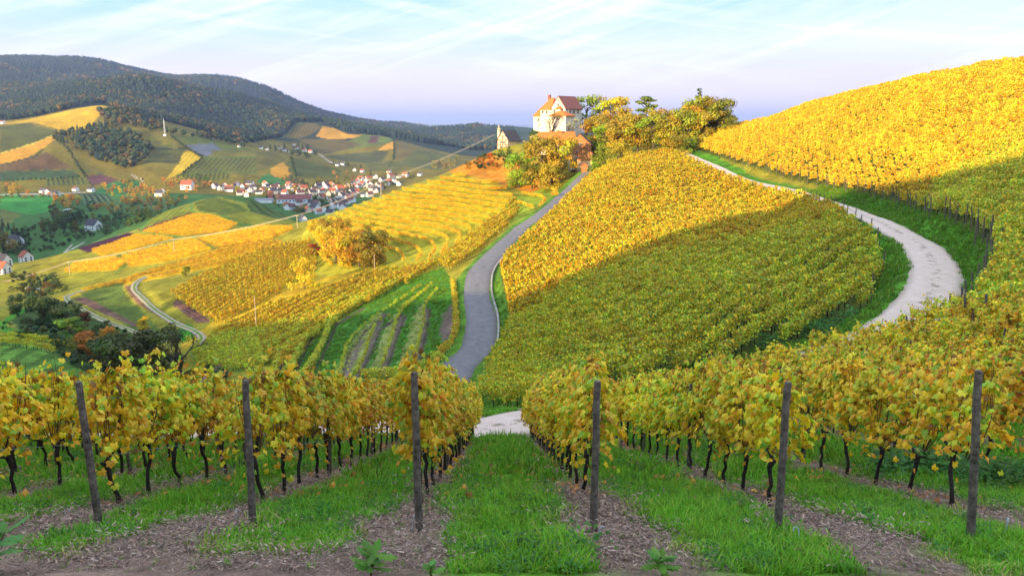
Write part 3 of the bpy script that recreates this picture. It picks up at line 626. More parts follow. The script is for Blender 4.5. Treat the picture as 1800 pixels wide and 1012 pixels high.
def scatter(name, P, rot, scl, src, rng, idx=None, parent=None):
    """src: a collection of source meshes; rot, scl: one 3-vector per point"""
    me = bpy.data.meshes.new(name); k = len(P); me.vertices.add(k); me.vertices.foreach_set('co', np.ascontiguousarray(P, np.float32).ravel())
    for nm, d in (('rot', rot), ('scl', scl)):
        a = me.attributes.new(nm, 'FLOAT_VECTOR', 'POINT'); a.data.foreach_set('vector', np.ascontiguousarray(d, np.float32).ravel())
    a = me.attributes.new('idx', 'INT', 'POINT')
    a.data.foreach_set('value', (rng.integers(0, len(src.objects), k) if idx is None else idx).astype(np.int32))
    o = link(name, me, parent); md = o.modifiers.new('scatter', 'NODES'); md.node_group = GN; md[GN_COL] = src
    o['kind'] = 'stuff'; return o
def source(name, meshes):
    c = bpy.data.collections.new(name)
    for i, me in enumerate(meshes):
        c.objects.link(bpy.data.objects.new('%s_%02d' % (name, i), me))
    return c

# ------------------------------------------------------------------ front vines (real leaves, trunks, canes)
YL = [(.88,.54,.015), (.86,.64,.035), (.56,.62,.03), (.27,.46,.03), (.84,.40,.02), (.55,.22,.02), (.28,.13,.03)]
def vine_foliage(seed, nleaf=600, small=False):
    r = np.random.default_rng(seed); nleaf = int(nleaf*1.6)
    y = r.uniform(-.72, .72, nleaf); z = 1.0 + 1.08*r.beta(1.25, 1.05, nleaf); side = r.choice([-1, 1], nleaf)
    bulge = .10 + .20*np.sin(np.clip((z-.72)/1.4, 0, 1)*np.pi)**.6
    x = side*bulge*r.uniform(.25, 1.25, nleaf) + .06*np.sin(y*6 + seed)
    z += .10*np.sin(y*5 + seed*2) * (z > 1.5)
    top = r.random(nleaf) < .045; z[top] = r.uniform(2.0, 2.34, top.sum()); x[top] *= .5
    low = r.random(nleaf) < .02; z[low] = r.uniform(.6, .92, low.sum())
    keep = vnoise(y*3.1 + seed*7.7 + side*3.3, z*3.1 + seed*1.9) + .5*vnoise(y*7 + seed, z*7 + side*9.1) > -.10; x, y, z, side = x[keep], y[keep], z[keep], side[keep]; nleaf = len(x)
    C = np.stack([x, y, z], 1)
    nrm = np.stack([side*r.uniform(.2, 1.0, nleaf), r.normal(0, .45, nleaf), r.uniform(-.15, .8, nleaf)], 1)
    tip = np.stack([side*.3 + r.normal(0, .3, nleaf), r.normal(0, .5, nleaf), -1 + r.normal(0, .4, nleaf)], 1)
    zz = np.clip((z - .8)/1.3, 0, 1)
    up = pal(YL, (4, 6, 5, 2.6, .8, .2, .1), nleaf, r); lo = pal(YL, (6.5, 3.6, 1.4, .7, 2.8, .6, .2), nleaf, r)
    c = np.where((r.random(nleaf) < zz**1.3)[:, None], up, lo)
    inner = np.abs(x) < .10; c[inner] = pal(YL, (1.2, 1, 1, 1.6, 2.4, 2.4, 1.4), inner.sum(), r)  # inner leaves older and browner, also standing in for shade inside the canopy
    return leaves(C, nrm, tip, r.uniform(.085, .15, nleaf), c, VINE_LEAF, VINE_LEAF_F)
FOL = []
for i in range(9):
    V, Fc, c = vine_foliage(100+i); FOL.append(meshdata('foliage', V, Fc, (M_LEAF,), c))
TRK = []; CAN = []
for i in range(7):
    r = random.Random(40+i); b = MB(); lx, ly = r.uniform(-.06, .06), r.uniform(-.22, .22)
    pts = [(0, 0, -.12)]; hgt = r.uniform(.76, .95)
    for k in range(1, 7):
        f = k/6; pts.append((lx*f + r.uniform(-.022, .022), ly*f + r.uniform(-.035, .035) + .05*math.sin(f*5+i), hgt*f))
    b.tube(pts, [.040, .034, .030, .029, .031, .036, .048], 7)
    for k in range(2):
        q = Vector(pts[-1]); s_ = (-1)**k; b.tube([q, q+Vector((r.uniform(-.03,.03), s_*.10, .05)), q+Vector((r.uniform(-.04,.04), s_*.24, .10))], [.036, .024, .014], 6)
    TRK.append(b.mesh('trunk', M_BARK, smooth=True))
    b = MB(); q = Vector(pts[-1])
    for k in range(9):
        y_ = r.uniform(-.55, .55); st = q + Vector((0, y_*.4, .06)); x1 = r.uniform(-.16, .16)
        b.tube([st, q+Vector((x1*.5, y_*.8, .35)), q+Vector((x1, y_, .8)), q+Vector((x1*1.2, y_+r.uniform(-.12,.12), r.uniform(1.2, 1.5)))], [.009, .008, .006, .003], 4)
    CAN.append(b.mesh('canes', M_CANE))
LANE = {k: None for k in range(len(ROWX))}
for k, x in enumerate(ROWX):
    if x < 0: j = sum(1 for q in ROWX if x <= q < 0); LANE[k] = ('row' if j == 1 else ordinal(j) + ' row') + ' left of the grass lane'
    else: j = sum(1 for q in ROWX if 0 < q <= x); LANE[k] = ('row' if j == 1 else ordinal(j) + ' row') + ' right of the grass lane'
def track_gap(x, y): return float(np.sqrt(((TRACKXY - (x, y))**2).sum(1).min()))
TRK_NEAR = TRACK[TRACK[:, 1] < 75]
vines = []
for k in range(len(ROWX)):
    y = 11.12; j = 0
    while y < 60:
        x = rowx(k, y); z = float(H(x, y)); u, v = proj(x, y, z + 1.5)
        # stop at the gravel track that runs below the block
        if track_gap(x, y) < 3.0 or (y > 20 and x > 16 and track_gap(x, y) < 3.5): break
        if -90 < u < 1890: vines.append((y, k, j, x, z))
        j += 1; y += 1.14
vines.sort(); rv = random.Random(3)
NV = 285
row_seen = {}
for i, (y, k, j, x, z) in enumerate(vines[:NV]):
    e = empty('grapevine', (x, y, z), math.atan2(.014, 1) + (math.pi if rv.random() < .5 else 0))
    e.scale = (1, 1, rv.uniform(.92, 1.02))
    cnt = row_seen[k] = row_seen.get(k, 0) + 1
    tag(e, '%s grapevine from the %s in the %s' % (ordinal(cnt), 'front' if abs(x/y) < .6 or j == 0 else 'frame edge', LANE[k]), 'grapevine', 'grapevines of the front block')
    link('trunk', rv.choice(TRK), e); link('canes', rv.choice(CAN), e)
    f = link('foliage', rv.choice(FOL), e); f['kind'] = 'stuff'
    g = rv.uniform(.92, 1.08); f.color = (g*rv.uniform(.94, 1.06), g*rv.uniform(.94, 1.06), g, 1)
rest = vines[NV:]
def tree_join(parts):
    V = []; Fc = []; c = []
    for v_, f_, c_ in parts: b = len(V); V += [tuple(q) for q in v_]; Fc += [tuple(i+b for i in f) for f in f_]; c += [tuple(q) for q in c_]
    return np.array(V), Fc, np.array(c)
def vine_clump(seed, nleaf, size, weights, trunk=True, hgt=1.35, thick=.34, length=1.3, cols=YL, dim=1.0):
    r = np.random.default_rng(seed)
    y = r.uniform(-length/2, length/2, nleaf); z = .72 + hgt*r.beta(1.3, 1.0, nleaf); x = r.normal(0, thick*.6, nleaf)
    C = np.stack([x, y, z], 1); nrm = np.stack([np.sign(x)*r.uniform(.1, 1, nleaf), r.normal(0, .5, nleaf), r.uniform(-.1, 1.0, nleaf)], 1)
    tip = r.normal(0, .5, (nleaf, 3)); tip[:, 2] -= .8
    parts = [leaves(C, nrm, tip, size*r.uniform(.7, 1.3, nleaf), pal(cols, weights, nleaf, r, .4)*dim, DIAMOND, DIAMOND_F)]
    if trunk:
        b = MB(); q = (float(r.uniform(-.05, .05)), float(r.uniform(-.1, .1)), .8); b.tube([(0, 0, -.2), q], [.04, .045], 4); parts.append((b.V, b.F, [(.03, .022, .018)]*len(b.V)))
    return tree_join(parts)
def clumps(nm, seeds, *a, **k): return source(nm, [meshdata(nm, *q[:2], (M_LEAF,), q[2]) for q in (vine_clump(s, *a, **k) for s in seeds)])
W_MIX = (2.8, 4.4, 5.4, 4.4, .7, .3, .1); W_GRN = (1.8, 3.5, 5, 5, .5, .2, .1); W_GOLD = (6, 4, 1.8, .8, 2.2, .6, .1)
C_NEAR = clumps('vine_near', range(200, 206), 260, .15, W_MIX, thick=.30, length=.95, dim=.95)  # same vines in a greener mix, shade put into the leaf colour
C_NEARG = clumps('vine_near_green', range(210, 215), 260, .15, W_GRN, thick=.30, length=1.0)
C_MID = clumps('vine_mid', range(220, 226), 170, .19, (4.8, 3.6, 3.0, 2.6, 2.0, .8, .3), thick=.25, length=.82, dim=np.array((.92, .82, .75)))  # same vines in a golder mix, sunlight put into the leaf colour
C_FAR = clumps('vine_far', range(230, 235), 150, .20, W_GOLD, trunk=False, thick=.3, dim=np.array((.95, .86, .8)))
rng = np.random.default_rng(5)
def put(name, X, Y, head, src, label, sc=1.0, dz=0.0, zsc=(.85, 1.15)):
    k = len(X)
    if k == 0: return None
    Z = H(X, Y) + dz; flip = rng.integers(0, 2, k)*math.pi
    rot = np.stack([np.zeros(k), np.zeros(k), head - math.pi/2 + flip + rng.normal(0, .12, k)], 1)
    s_ = np.full(k, sc); scl = np.stack([s_*rng.uniform(.8, 1.25, k), s_*rng.uniform(.9, 1.15, k), s_*rng.uniform(*zsc, k)], 1)
    return tag(scatter(name, np.stack([X, Y, Z], 1), rot, scl, src, rng), label)
if rest:
    R_ = np.array([(x, y) for y, k, j, x, z in rest]); put('grapevine_rows', R_[:, 0], R_[:, 1], np.full(len(R_), math.pi/2), C_NEAR, 'farther grapevines of the front block down to the gravel track')

# ------------------------------------------------------------------ vineyard blocks on the slopes
def rows_in(poly, y0, y1, pa_, pb_, sp, step, jit=.12, keep=None):
    a = hit(*pa_, y0, y1); b = hit(*pb_, y0, y1); d = np.array([b.x-a.x, b.y-a.y]); d /= np.linalg.norm(d); nrm = np.array([-d[1], d[0]])
    c = np.array([hit(u, v, y0, y1)[:2] for u, v in poly]); da = c @ d; na = c @ nrm
    ks = np.arange(na.min()-4, na.max()+4, sp); ts = np.arange(da.min()-6, da.max()+6, step)
    kk, tt = np.meshgrid(ks, ts, indexing='ij'); rid = np.repeat(np.arange(len(ks)), len(ts))
    X = (kk[..., None]*nrm + tt[..., None]*d); X = X.reshape(-1, 2) + rng.normal(0, jit, (kk.size, 2))
    x, y = X[:, 0], X[:, 1]; m = (y > y0) & (y < y1) & (np.abs(x/np.maximum(y, 1)) < 1.1); x, y, rid = x[m], y[m], rid[m]
    u, v = proj(x, y, H(x, y)); m = inpoly(u, v, poly)
    x, y, rid = x[m], y[m], rid[m]
    for P, g in ((TRACK, TRACK_W/2+1.8), (ROAD, ROAD_W/2+1.6), (DTRACK, 2.2), (DTRACK2, 2.2)):
        dd, _ = near_path(P, x, y, 6); q = dd > g; x, y, rid = x[q], y[q], rid[q]
    return x, y, np.full(len(x), math.atan2(d[1], d[0])), rid, d
# slope below the gravel track
POLY_MID = [(838,705),(862,640),(885,600),(882,560),(868,500),(880,470),(905,440),(960,390),(1040,310),(1110,280),(1185,268),(1215,279),(1240,297),(1270,313),(1350,342),(1448,364),(1510,396),(1551,422),(1557,470),(1525,540),(1440,590),(1340,625),(1240,655),(1120,680),(1000,705),(900,728)]
x, y, h_, rid, dmid = rows_in(POLY_MID, 49, 250, (950,520), (1250,385), 2.1, .98, .06)
nearm = y < 95
put('vineyard_rows', x[nearm], y[nearm], h_[nearm], C_NEAR, 'green and gold vineyard rows in shade on the lower middle slope', zsc=(.8, 1.05))
put('vineyard_rows', x[~nearm], y[~nearm], h_[~nearm], C_MID, 'golden vineyard rows covering the sunlit middle slope', zsc=(.75, 1.0))
MIDEND = []
for i in np.unique(rid):
    q = np.nonzero(rid == i)[0]; p_ = q[np.argmax(x[q]*dmid[0] + y[q]*dmid[1])]; MIDEND.append((x[p_] + dmid[0]*.8, y[p_] + dmid[1]*.8))
# slope above the gravel track
POLY_UP = [(1205,258),(1292,222),(1400,196),(1500,172),(1600,149),(1700,132),(1800,116),(1990,84),(2150,60),(2150,640),(1690,605),(1705,555),(1735,500),(1740,450),(1715,410),(1660,385),(1560,352),(1480,335),(1400,318),(1300,288)]
x, y, h_, rid, dup_ = rows_in(POLY_UP, 30, 262, (1500,297), (1725,205), 2.1, 1.0, .06)
u_, v_ = proj(x, y, H(x, y)); q = u_ < 1900; x, y, h_, rid = x[q], y[q], h_[q], rid[q]
nearm = y < 100
put('vineyard_rows', x[nearm], y[nearm], h_[nearm], C_NEAR, 'nearer gold and green vineyard rows on the right hand hillside', zsc=(.85, 1.1))
put('vineyard_rows', x[~nearm], y[~nearm], h_[~nearm], C_MID, 'sunlit golden vineyard rows climbing to the right hand crest', zsc=(.8, 1.1))
UPEND = []
for i in np.unique(rid):
    q = np.nonzero(rid == i)[0]; p_ = q[np.argmin(x[q]*dup_[0] + y[q]*dup_[1])]; UPEND.append((x[p_] - dup_[0]*.8, y[p_] - dup_[1]*.8))
# left slope falling from the road towards the valley
POLY_L = [(350,602),(450,582),(470,640),(500,650),(545,600),(600,555),(660,530),(720,500),(770,470),(800,480),(850,440),(900,395),(915,372),(905,352),(880,380),(760,470),(640,485),(560,520),(460,545),(400,575)]
x, y, h_, rid, d_ = rows_in(POLY_L, 100, 262, (550,545), (780,430), 3.3, .85, .06)
put('vineyard_rows', x, y, h_, C_MID, 'golden vineyard rows running down the slope left of the road', zsc=(.75, 1.0))
x, y, h_, rid, d_ = rows_in([(330,600),(480,580),(600,530),(700,500),(560,590),(470,645),(420,655),(350,650)], 100, 200, (400,640), (560,560), 2.4, 1.0)
put('vineyard_rows', x, y, h_, C_NEARG, 'shaded green vineyard rows at the foot of the left slope', zsc=(.7, .9))
x, y, h_, rid, d_ = rows_in([(300,520),(400,465),(470,440),(545,425),(560,470),(500,510),(440,545),(380,570),(340,550)], 160, 275, (330,545), (500,455), 2.0, 1.1)
put('vineyard_rows', x, y, h_, C_MID, 'mottled vineyard rows on the knoll beside the farm track', zsc=(.8, 1.0))
for pl, ya, yb, p1_, p2_ in (([(250,408),(342,377),(370,379),(418,395),(390,409),(325,416)], 330, 480, (265,408), (395,392)), ([(347,421),(450,401),(520,401),(470,424),(390,436)], 280, 400, (355,426), (455,408)),
        ([(160,442),(242,414),(282,416),(305,421),(225,441),(180,449)], 300, 450, (180,441), (280,419)), ([(216,450),(337,421),(372,440),(300,459),(226,469)], 260, 420, (230,460), (360,432)), ([(55,537),(225,491),(390,440),(470,427),(495,427),(478,448),(330,478),(150,513)], 205, 380, (70,536), (400,440)),
        ([(113,478),(133,463),(200,453),(224,462),(206,474)], 280, 420, (125,473), (205,462))):
    x, y, h_, rid, d_ = rows_in(pl, ya, yb, p1_, p2_, 2.4, 1.2, .08)
    if len(x): put('vineyard_rows', x, y, h_, C_FAR, 'yellow vineyard strip on the low spur above the valley', zsc=(.55, .75), sc=.95)
# terraces: rows follow the contours of the bowl
def contour_rows(poly, y0, y1, dzl, off=0.0, ds=.0016):
    P = []; ss = np.arange(-.3, .06, ds); Y = np.exp(np.linspace(math.log(y0), math.log(y1), 420))
    for s in ss:
        z = H(s*Y, Y); lv = np.floor((z - off)/dzl); c = np.nonzero(lv[1:] != lv[:-1])[0]
        for i in c: P.append((s*Y[i], Y[i], lv[i]))
    P = np.array(P); u, v = proj(P[:, 0], P[:, 1], H(P[:, 0], P[:, 1])); m = inpoly(u, v, poly); P = P[m]
    return P
POLY_B = [(560,480),(575,440),(545,402),(650,352),(800,310),(868,320),(902,345),(880,380),(760,462),(660,468)]
P = contour_rows(POLY_B, 190, 310, 1.15)
g = .6; hx = (H(P[:, 0]+g, P[:, 1]) - H(P[:, 0]-g, P[:, 1])); hy = (H(P[:, 0], P[:, 1]+g) - H(P[:, 0], P[:, 1]-g)); hd = np.arctan2(hx, -hy)
put('terrace_vine_rows', P[:, 0], P[:, 1], hd, C_FAR, 'curved terrace rows of golden vines in the hillside bowl', zsc=(.55, .8), sc=1.05)
rr = rng.random(len(P)) < .8
P2 = contour_rows(POLY_B, 190, 310, 1.45, .5, .0022)
hx = (H(P2[:, 0]+g, P2[:, 1]) - H(P2[:, 0]-g, P2[:, 1])); hy = (H(P2[:, 0], P2[:, 1]+g) - H(P2[:, 0], P2[:, 1]-g))
POLY_B2 = [(905,348),(1000,318),(1012,325),(955,362),(905,388)]
P3 = contour_rows(POLY_B2, 200, 280, 1.6); 
hx = (H(P3[:, 0]+g, P3[:, 1]) - H(P3[:, 0]-g, P3[:, 1])); hy = (H(P3[:, 0], P3[:, 1]+g) - H(P3[:, 0], P3[:, 1]-g))
put('terrace_vine_rows', P3[:, 0], P3[:, 1], np.arctan2(hx, -hy), C_FAR, 'short terrace vine rows below the barns beside the road', zsc=(.5, .7))
# single hedged rows on the grassy terraces, and the row beside the road
def hedge_row(pxs, y0, y1, src, label, step=.8, sc=1.0):
    Q = path(pxs, y0, y1, step, 3); T = np.gradient(Q[:, :2], axis=0); hd = np.arctan2(T[:, 1], T[:, 0])
    put('vine_row', Q[:, 0] + rng.normal(0, .1, len(Q)), Q[:, 1], hd, src, label, sc=sc, zsc=(.6, .85))
for nm, q in (('shortest', [(485,648),(497,630),(509,610)]), ('second', [(504,662),(522,635),(532,612),(547,585)]), ('long', [(525,672),(550,645),(567,610),(585,567)])):
    hedge_row(q, 95, 185, C_NEARG, '%s single vine row on the shaded grass terraces' % nm)
for i, q in enumerate(([(585,567),(640,535),(720,490)], [(547,585),(600,552),(690,492)], [(595,662),(610,612),(635,580),(675,550),(740,505)], [(620,665),(642,625),(660,575),(700,550),(757,505)], [(672,645),(690,590),(705,552),(750,512)], [(728,640),(742,580),(748,540),(768,512)])):
    hedge_row(q, 95, 190, C_NEARG if i > 1 else C_MID, ['upper continuation of the long terrace vine row', 'upper continuation of the second terrace vine row', 'thin vine row on the first pale terrace bank', 'thin vine row on the second pale terrace bank', 'thin vine row on the third pale terrace bank', 'thin vine row on the bank nearest the road'][i], step=.8 if i < 2 else 1.25, sc=.9 if i < 2 else .6)
hedge_row([(770,635),(795,610),(802,582),(800,532),(796,500)], 85, 165, C_MID, 'yellow vine row hugging the left edge of the asphalt road')
hedge_row([(640,670),(690,668),(740,655),(775,640)], 85, 120, C_NEARG, 'low shaded vine row at the foot of the grass terraces')
hedge_row([(600,690),(680,690),(760,675)], 75, 110, C_NEARG, 'lowest shaded vine row above the front block')
hedge_row([(450,660),(500,672),(560,688)], 85, 130, C_NEARG, 'shaded vine row crossing below the single terrace rows')
hedge_row([(0,598),(60,602),(110,612)], 110, 175, C_NEARG, 'low olive vine row at the left frame edge above striped grass')
hedge_row([(0,606),(50,612),(95,622)], 110, 165, C_NEARG, 'second olive vine row at the left frame edge')
# ------------------------------------------------------------------ posts, wires and hooks of the front block
def post_mesh(h, r0=.055, r1=.05, seed=0, bend=0.0):
    r = random.Random(seed); b = MB(); ps = [(0, 0, -.25)] + [(r.uniform(-.006, .006) + bend*f*(1-f), r.uniform(-.006, .006), h*f) for f in (.02, .3, .6, .85, 1)]
    b.tube(ps, [r0, r0, r0*.97, (r0+r1)/2, r1*1.02, r1*.97], 9); b.tube([(0, 0, h-.003), (0, 0, h+.008)], [r1*.9, r1*.7], 9); return b.mesh('vineyard_post', M_POST)
FRONT = [((175,926),(138,672)), ((445,926),(431,668)), ((737,934),(728,655)), ((1043,937),(1050,670)), ((1365,946),(1385,672)), ((1705,949),(1720,652))]
rowname = {i: LANE[k] for i, k in enumerate((9, 10, 11, 12, 13, 14))}
for i, (b0, t0) in enumerate(FRONT):
    p = hit(*b0, 8, 16); s_, t_ = ray(*t0); q = Vector((s_*p.y, p.y, t_*p.y)); d = q - p
    o = link('vineyard_post', post_mesh(d.length, .047, .041, i), None, p); o.rotation_mode = 'QUATERNION'; o.rotation_quaternion = d.to_track_quat('Z', 'Y')
    tag(o, 'weathered round wooden end post of the %s' % rowname[i], 'post', 'wooden posts of the front block')
PM = [post_mesh(1.95, .036, .034, 20+i) for i in range(4)]
pc = {}
for k in range(len(ROWX)):
    y = 15.6 + (k*7 % 5)*.4
    while y < 44:
        x = rowx(k, y) + .03
        if track_gap(x, y) < 3.2: break
        u, v = proj(x, y, H(x, y)+1)
        if -20 < u < 1820:
            o = link('vineyard_post', PM[k % 4], None, (x, y, float(H(x, y)))); o.rotation_euler = (random.uniform(-.04, .04), random.uniform(-.05, .05), k)
            pc[k] = pc.get(k, 0) + 1
            tag(o, '%s slim wooden post behind the front in the %s' % (ordinal(pc[k]), LANE[k]), 'post', 'wooden posts of the front block')
        y += 5.1
for k in range(7, 18):
    e = empty('trellis', (rowx(k, 11), 11, float(H(rowx(k, 11), 11)))); tag(e, 'thin steel trellis wires strung along the %s' % LANE[k], 'trellis', 'trellis wires of the front block')
    ys = np.arange(11, 34, 1.4); ys = np.array([q for q in ys if track_gap(rowx(k, q), q) > 3.2])
    for hh in (.82, 1.25, 1.7):
        b = MB(); b.tube([(rowx(k, q)-e.location.x + .05, q-11, float(H(rowx(k, q), q)) + hh - e.location.z) for q in ys], .004, 4); b.build('wire', M_STEEL, e)
for i, (u, v, ds) in enumerate([(118,917,'leftmost post'), (417,920,'second post from the left'), (724,934,'post left of the lane'), (1052,952,'post right of the lane'), (1404,958,'second post right of the lane'), (1766,938,'rightmost post')]):
    p = hit(u, v, 8, 14); b = MB(); b.tube([(0, 0, -.1), (0, 0, .16)] + [(.03 - .03*math.cos(a), 0, .16 + .035*math.sin(a)) for a in np.linspace(.3, 3.6, 8)], .007, 6)
    o = b.build('anchor_hook', M_STEEL, None, p); o.rotation_euler = (random.uniform(-.15, .15), random.uniform(-.15, .15), random.uniform(0, 3))
    tag(o, 'steel anchor hook in the soil beside the %s' % ds, 'hook', 'steel anchor hooks along the headland')
# posts at the row ends along the gravel track
TALLP = [post_mesh(2.3, .06, .055, 50+i) for i in range(3)]
def sort_track(L_): return sorted(L_, key=lambda p: -int(((TRACKXY - p)**2).sum(1).argmin()))
for nm, ends, ds in (('up', UPEND, 'uphill'), ('mid', MIDEND, 'downhill')):
    k = 0
    for (x, y) in sort_track(ends):
        if track_gap(x, y) > (9 if nm == 'up' else 8) or y > 215: continue
        u, v = proj(x, y, H(x, y) + 1.2)
        if not (0 < u < 1800) or (nm == 'mid' and not 1380 < u < 1570): continue
        k += 1; o = link('vineyard_post', TALLP[k % 3], None, (x, y, float(H(x, y)))); o.rotation_euler = (random.uniform(-.06, .06), random.uniform(-.10, .02) if nm == 'up' else random.uniform(-.03, .06), 0)
        tag(o, '%s row end post from the near end along the %s side of the gravel track' % (ordinal(k), ds), 'post', 'row end posts on the %s side of the gravel track' % ds)

# ------------------------------------------------------------------ grass, litter and seedlings of the foreground
def tuft(seed, nb=16, h=.125, w=.007, rad=.09, seg_=2, dry_=False, dim=1.0):
    r = np.random.default_rng(seed); V = []; Fc = []; C = []
    for i in range(nb):
        a = r.uniform(0, 6.28); p = np.array([math.cos(a), math.sin(a), 0])*rad*math.sqrt(r.random()); lean = r.uniform(.15, .8); a2 = r.uniform(0, 6.28); d = np.array([math.cos(a2), math.sin(a2), 0]); hh = h*r.uniform(.55, 1.25); sd_ = np.array([-d[1], d[0], 0])*w*r.uniform(.7, 1.4)
        base = np.array(((.16,.40,.02), (.23,.48,.025), (.11,.30,.02), (.36,.48,.05), (.50,.44,.16))[r.choice(5, p=(.34,.30,.2,.12,.04) if not dry_ else (.1,.1,.1,.2,.5))]); b = len(V)
        for j in range(seg_+1):
            f = j/seg_; c = p + d*lean*hh*f*f + np.array([0, 0, hh*(f - .25*lean*f*f)]); wd = 1 - f**1.5*.92
            V += [c - sd_*wd, c + sd_*wd]; C += [dim*base*(.8+.35*f)]*2
        for j in range(seg_): Fc.append((b+2*j, b+2*j+1, b+2*j+3, b+2*j+2))
    return meshdata('tuft', np.array(V), Fc, (M_GRASSB,), np.array(C))
C_TUFT = source('grass_tuft', [tuft(300+i) for i in range(6)])
C_TUFTB = source('grass_clump', [tuft(320+i, 26, .19, .014, .22) for i in range(5)])
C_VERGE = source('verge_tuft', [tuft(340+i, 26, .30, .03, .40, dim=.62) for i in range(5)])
gr = np.random.default_rng(17)
def sample_front(n_, y0, y1):
    Y = np.sqrt(gr.uniform(y0*y0, y1*y1, n_)); X = gr.uniform(-.70, .70, n_)*Y; return X, Y
def grassy(X, Y): 
    dt, _ = near_path(TRACK, X, Y, 4); return (_bil(SOILMASK, X, Y) < .45) & (dt > TRACK_W/2 - .1)
def lay_grass(name, n_, y0, y1, src, s0, s1, label, mask=grassy, parent=None):
    X, Y = sample_front(n_, y0, y1); m = mask(X, Y); X, Y = X[m], Y[m]; k = len(X)
    z = H(X, Y); g = .15; nx_ = -(H(X+g, Y)-H(X-g, Y))/(2*g); ny_ = -(H(X, Y+g)-H(X, Y-g))/(2*g)
    s_ = gr.uniform(s0, s1, k) * (1 + .35*rnoise(X, Y, 1.3, 81, 2)); s_ = np.maximum(s_, .3)
    return tag(scatter(name, np.stack([X, Y, z-.01], 1), np.stack([-ny_*.5, nx_*.5, gr.uniform(0, 6.28, k)], 1), np.stack([s_, s_, s_*gr.uniform(.7, 1.2, k)], 1), src, gr), label)
lay_grass('grass', 20000, 6.6, 14, C_TUFT, .6, 1.45, 'green grass of the lanes between the nearest vine rows')
lay_grass('grass', 22000, 14, 46, C_TUFTB, .7, 1.3, 'green grass lanes farther down the front block')
def sparse(X, Y): return (_bil(SOILMASK, X, Y) >= .45) & (gr.random(len(X)) < .05)
lay_grass('weeds', 26000, 6.6, 16, C_TUFT, .3, .8, 'sparse weeds on the bare soil under the rows', mask=sparse)
VG = [(1205,255),(1300,285),(1400,315),(1480,332),(1560,350),(1660,382),(1715,408),(1745,450),(1745,520),(1720,570),(1690,620),(1450,620),(1300,660),(1000,725),(700,790),(860,700),(1240,640),(1450,590),(1530,540),(1560,470),(1551,420),(1448,356),(1350,330),(1260,298)]
def verge(X, Y):
    u, v = proj(X, Y, H(X, Y)); dt, _ = near_path(TRACK, X, Y, 12); return inpoly(u, v, VG) & (dt > TRACK_W/2 + .15)
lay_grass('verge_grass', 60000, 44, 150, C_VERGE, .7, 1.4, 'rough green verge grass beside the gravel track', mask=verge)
C_DRY = source('dry_tuft', [tuft(360+i, 22, .30, .03, .40, 2, True) for i in range(4)])
def dry(X, Y):
    u, v = proj(X, Y, H(X, Y)); return np.any([inpoly(u, v, q) for q in STRIPW], 0)
lay_grass('dry_grass', 26000, 85, 190, C_DRY, .5, 1.2, 'pale dry grass on the terrace banks', mask=dry)
TG = [(500,655),(560,590),(690,500),(780,470),(808,520),(806,570),(780,625),(740,660),(600,680)]
def terr(X, Y):
    u, v = proj(X, Y, H(X, Y)); dt, _ = near_path(ROAD, X, Y, 12); return (inpoly(u, v, TG) | inpoly(u, v, [(862,480),(885,500),(900,560),(880,625),(830,650),(862,600)])) & (dt > ROAD_W/2 + .6) & ~np.any([inpoly(u, v, q) for q in STRIPW], 0) & (_bil(COLR[..., 1], X, Y) > 1.7*_bil(COLR[..., 0], X, Y)) & ~inpoly(u, v, [(772,582),(787,537),(800,537),(797,582),(782,607)])
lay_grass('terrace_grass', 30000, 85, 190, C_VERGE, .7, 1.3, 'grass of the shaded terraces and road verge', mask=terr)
def chip(seed, kind):
    r = np.random.default_rng(seed); nn = 14; C = np.stack([r.normal(0, .16, nn), r.normal(0, .16, nn), r.uniform(.004, .03, nn)], 1)
    nrm = np.stack([r.normal(0, .35, nn), r.normal(0, .35, nn), np.ones(nn)], 1); tip = r.normal(0, 1, (nn, 3))
    if kind == 'leaf': return meshdata('fallen_leaves', *leaves(C[:6], nrm[:6], tip[:6], r.uniform(.07, .13, 6), pal([(.42,.17,.03), (.28,.12,.04), (.50,.27,.04), (.17,.09,.05)], (3, 3, 1.5, 2), 6, r), VINE_LEAF, VINE_LEAF_F)[:2], (M_CHIP,), np.repeat(pal([(.42,.17,.03), (.28,.12,.04), (.50,.27,.04), (.17,.09,.05)], (3, 3, 1.5, 2), 6, r), 13, 0))
    t_ = np.array([(-.12, -.5, 0), (.12, -.5, .05), (.16, .5, 0), (-.1, .5, .06)])
    c = pal([(.34,.215,.15), (.24,.15,.105), (.45,.33,.25), (.12,.075,.055)], (3, 3, 1.5, 2), nn, r); V, Fc, cc = leaves(C, nrm, tip, r.uniform(.02, .06, nn), c, t_, [(0, 1, 2, 3)])
    return meshdata('soil_litter', V, Fc, (M_CHIP,), cc)
C_CHIP = source('soil_chips', [chip(400+i, 'chip') for i in range(6)]); C_FALL = source('fallen_leaf', [chip(420+i, 'leaf') for i in range(5)])
def soily(X, Y): return _bil(SOILMASK, X, Y) > .35
lay_grass('soil_litter', 26000, 6.6, 15, C_CHIP, .6, 1.5, 'bark chips and clods on the bare soil strips', mask=soily)
lay_grass('soil_litter', 9000, 15, 40, C_CHIP, 1.2, 2.4, 'coarse litter on the farther soil strips', mask=soily)
def lv(X, Y): return (row_dist(X, Y) < .9 + .3*gr.random(len(X))) & (Y > 10.6) & (gr.random(len(X)) < .5)
lay_grass('fallen_leaves', 5200, 10.6, 26, C_FALL, .6, 1.2, 'fallen orange vine leaves under the front rows', mask=lv)
